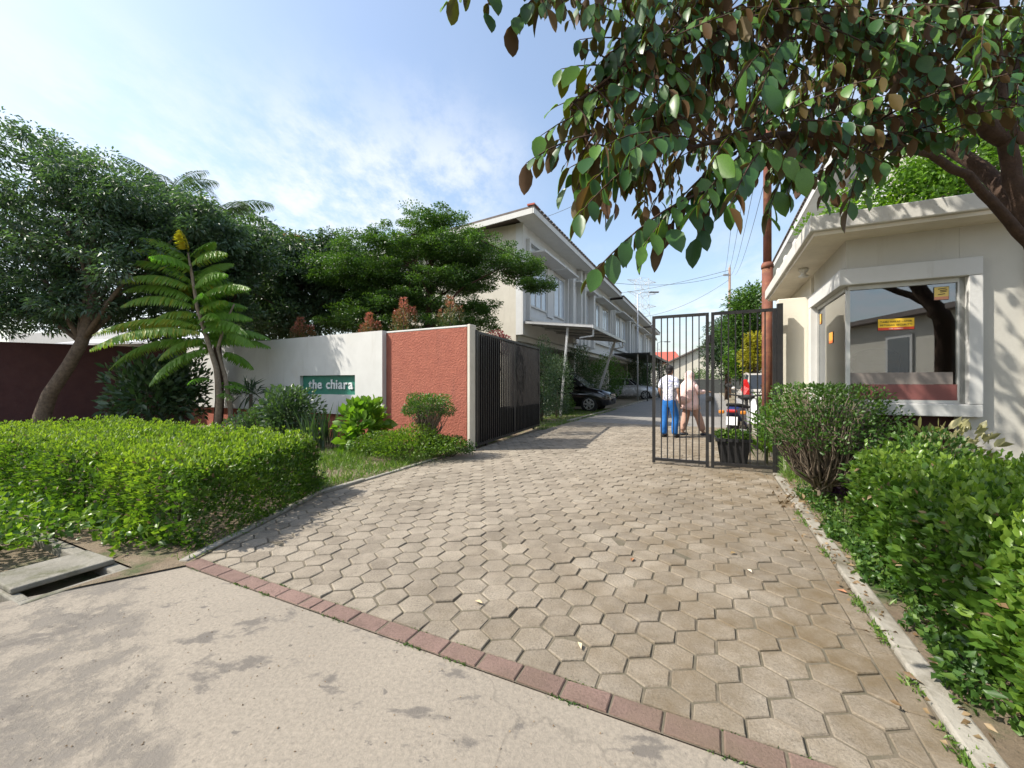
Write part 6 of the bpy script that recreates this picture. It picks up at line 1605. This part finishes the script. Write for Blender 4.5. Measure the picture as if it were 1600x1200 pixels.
# figures face +y locally
def man(loc, rz):
    t = thing('person', 'person in a white patterned shirt and bright blue trousers, back to the viewer', 'person', loc, rz)
    J = {'pel': ((0, 0, .92), (.14, .10)), 'bel': ((0, .01, 1.06), (.13, .10)), 'che': ((0, .0, 1.28), (.15, .11)), 'nb': ((0, -.01, 1.43), (.06, .06)), 'nk': ((0, .0, 1.49), .052), 'hd': ((.01, .02, 1.56), (.07, .085)), 'hm': ((.01, .015, 1.615), (.078, .092)), 'ht': ((.01, .01, 1.665), (.055, .065)),
         'nose': ((.02, .115, 1.565), .014), 'earl': ((-.082, .01, 1.575), (.012, .024)), 'earr': ((.092, .01, 1.575), (.012, .024))}
    E = chain('pel', 'bel', 'che', 'nb', 'nk', 'hd', 'hm', 'ht') + [('hd', 'nose'), ('hd', 'earl'), ('hd', 'earr')]
    for sd, n_ in ((-1, 'l'), (1, 'r')):
        fwd = .06 if sd > 0 else .12
        J.update({n_+'sh': ((sd*.175, -.01, 1.385), .055), n_+'el': ((sd*.235, -.03, 1.12), .04), n_+'wr': ((sd*.225, fwd, .90), .027)})
        E += [('che', n_+'sh'), (n_+'sh', n_+'el'), (n_+'el', n_+'wr')]
        hand(J, E, n_+'wr', (sd*.225, fwd, .90), (0, .15, -1), (0, 1, 0), n_)
        fx, fy = (-.10, -.06) if sd < 0 else (.11, .06)
        J.update({n_+'hp': ((sd*.09, 0, .88), .09), n_+'kn': ((fx, fy+.03, .49), .06), n_+'an': ((fx, fy-.02, .09), .04), n_+'to': ((fx+sd*.02, fy+.15, .035), (.035, .03))})
        E += [('pel', n_+'hp')] + chain(n_+'hp', n_+'kn', n_+'an', n_+'to')
    skin('body', J, E, skin_m, t, 'pel')
    S_ = {'hem': ((0, 0, .86), (.165, .125)), 'bel': ((0, .01, 1.03), (.168, .135)), 'che': ((0, 0, 1.25), (.185, .14)), 'top': ((0, -.01, 1.41), (.14, .10)), 'col': ((0, -.005, 1.50), (.075, .075))}
    Es = chain('hem', 'bel', 'che', 'top', 'col')
    for sd, n_ in ((-1, 'l'), (1, 'r')):
        S_.update({n_+'sh': ((sd*.155, -.01, 1.36), .095), n_+'sl': ((sd*.225, -.025, 1.15), .072)}); Es += chain('top', n_+'sh', n_+'sl')
    shirt_m, n, l, b = newmat('white_batik'); vec = coord(n)
    f = maprange(n, l, noise(n, l, 22, 4, .6, vec, 1.6), .50, .56); l.new(mixc(n, l, f, (.74, .75, .80), (.25, .27, .42)), b.inputs['Base Color']); b.inputs['Roughness'].default_value = .85
    skin('shirt', S_, Es, shirt_m, t, 'bel')
    T_ = {'wa': ((0, .0, 1.02), (.175, .135)), 'hip': ((0, -.01, .86), (.185, .145))}; Et = [('wa', 'hip')]
    for sd, n_ in ((-1, 'l'), (1, 'r')):
        fx, fy = (-.10, -.06) if sd < 0 else (.11, .06)
        T_.update({n_+'th': ((sd*.092, 0, .76), .105), n_+'kn': ((fx, fy+.03, .48), .086), n_+'cf': ((fx, fy-.03, .26), .08), n_+'hm': ((fx, fy-.01, .075), .076)}); Et += [('hip', n_+'th')] + chain(n_+'th', n_+'kn', n_+'cf', n_+'hm')
    skin('trousers', T_, Et, mat('trouser_blue', (.012, .135, .42), (.01, .10, .33), 9, .8, .4, 30), t, 'hip')
    for sd in (-1, 1):
        fx, fy = (-.10, -.06) if sd < 0 else (.11, .06)
        mb = MB(); mb.ball((fx+sd*.012, fy+.05, .05), (.05, .15, .05)); mb.build('shoe', tyre_m, t, smooth=True)
    mb = MB(); mb.ball((.01, -.012, 1.635), (.092, .105, .085), 14, 10); mb.ball((.01, -.045, 1.575), (.08, .065, .07), 12, 8); mb.build('hair', hair_m, t, smooth=True)
    return t
def woman(loc, rz):
    t = thing('person', 'person in a long pale pink headscarf, loose tunic and tan trousers, one arm reaching forward', 'person', loc, rz)
    J = {'pel': ((0, 0, .86), (.14, .10)), 'bel': ((0, .0, .98), (.12, .09)), 'che': ((0, .0, 1.18), (.13, .10)), 'nb': ((0, .0, 1.32), .05), 'nk': ((0, .01, 1.37), .045), 'hd': ((0, .03, 1.44), (.066, .08)), 'hm': ((0, .02, 1.49), (.072, .086)), 'ht': ((0, .015, 1.53), (.05, .06)), 'nose': ((0, .118, 1.445), .012)}
    E = chain('pel', 'bel', 'che', 'nb', 'nk', 'hd', 'hm', 'ht') + [('hd', 'nose')]
    arms = {'l': ((-.16, 0, 1.27), (-.21, .03, 1.03), (-.16, .22, 1.02)), 'r': ((.16, 0, 1.27), (.20, .10, 1.06), (.13, .36, 1.09))}
    for n_, (s_, e, w_) in arms.items():
        J.update({n_+'sh': (s_, .05), n_+'el': (e, .036), n_+'wr': (w_, .024)}); E += [('che', n_+'sh'), (n_+'sh', n_+'el'), (n_+'el', n_+'wr')]
        hand(J, E, n_+'wr', w_, (0, 1, -.1), (1, 0, 0), n_)
    legs = {'l': (-.09, -.16), 'r': (.08, .30)}
    for n_, (fx, fy) in legs.items():
        J.update({n_+'hp': ((fx, 0, .82), .085), n_+'kn': ((fx, fy*.55+.03, .45), .055), n_+'an': ((fx, fy, .09), .038), n_+'to': ((fx, fy+.15, .03), (.034, .028))})
        E += [('pel', n_+'hp')] + chain(n_+'hp', n_+'kn', n_+'an', n_+'to')
    skin('body', J, E, mat('skin_light', (.42, .25, .17), None, 6, .55), t, 'pel')
    pink = mat('pale_pink_cloth', (.84, .60, .56), (.76, .53, .49), 5, .85, .4, 18); tan = mat('tan_cloth', (.48, .30, .23), (.40, .245, .19), 6, .85, .4, 22)
    T_ = {'wa': ((0, 0, .92), (.15, .11)), 'hip': ((0, -.01, .82), (.16, .125))}; Et = [('wa', 'hip')]
    for n_, (fx, fy) in legs.items():
        T_.update({n_+'th': ((fx, fy*.15, .70), .105), n_+'kn': ((fx, fy*.55+.03, .44), .092), n_+'hm': ((fx, fy, .10), .088)}); Et += [('hip', n_+'th')] + chain(n_+'th', n_+'kn', n_+'hm')
    skin('trousers', T_, Et, tan, t, 'hip')
    for n_, (fx, fy) in legs.items():
        mb = MB(); mb.ball((fx, fy+.05, .04), (.045, .13, .045)); mb.build('shoe', cloth_dark, t, smooth=True)
    # tunic: a flaring drape with folds, sleeves grown on the arms
    def drape(name, rows, m, n=28, fold=.05):
        vs, fs = [], []
        for i, (cx, cy_, z, rx, ry) in enumerate(rows):
            k = i/(len(rows)-1)
            for j in range(n):
                a = 2*math.pi*j/n; r = 1 + fold*k*(math.sin(a*6+i*.3)*.6 + math.sin(a*11+1)*.4)
                vs.append((cx+rx*r*math.cos(a), cy_+ry*r*math.sin(a), z + .02*k*math.sin(a*3)))
        for i in range(len(rows)-1):
            for j in range(n): a, b_ = i*n+j, i*n+(j+1) % n; fs.append((a, b_, b_+n, a+n))
        fs.append(tuple(range(n)))
        mb = MB(); mb.add(vs, fs); o = mb.build(name, m, t, smooth=True); md_ = o.modifiers.new('solid', 'SOLIDIFY'); md_.thickness = .008; return o
    drape('tunic', [(0, 0, 1.34, .06, .06), (0, 0, 1.28, .17, .11), (0, 0, 1.15, .19, .14), (0, 0, .98, .20, .16), (0, .0, .80, .23, .20), (0, .0, .66, .25, .23)], pink)
    for n_, (s_, e, w_) in arms.items():
        w2 = Vector(e).lerp(Vector(w_), .85); skin('sleeve', {'a': (s_, .075), 'b': (e, .065), 'c': (tuple(w2), .055)}, [('a', 'b'), ('b', 'c')], pink, t, 'a', 1)
    drape('headscarf', [(0, -.0, 1.595, .02, .02), (0, -.005, 1.58, .07, .075), (0, -.01, 1.53, .097, .108), (0, -.02, 1.45, .105, .105), (0, -.02, 1.37, .10, .10), (0, -.03, 1.28, .19, .16), (0, -.07, 1.10, .22, .21), (0, -.10, .92, .20, .22), (0, -.10, .80, .14, .17)], pink, fold=.07)
    mb = MB(); mb.ball((0, .085, 1.455), (.055, .035, .075), 12, 8); mb.build('face', mat('skin_light', (.42, .25, .17)), t, smooth=True)
    for sd in (-1, 1):
        mb = MB(); mb.ball((sd*.024, .116, 1.47), (.012, .006, .007), 8, 5); mb.build('eye', hair_m, t)
    return t
man(gnd(1046, 684), R(-50))
woman(gnd(1078, 681), R(-78))
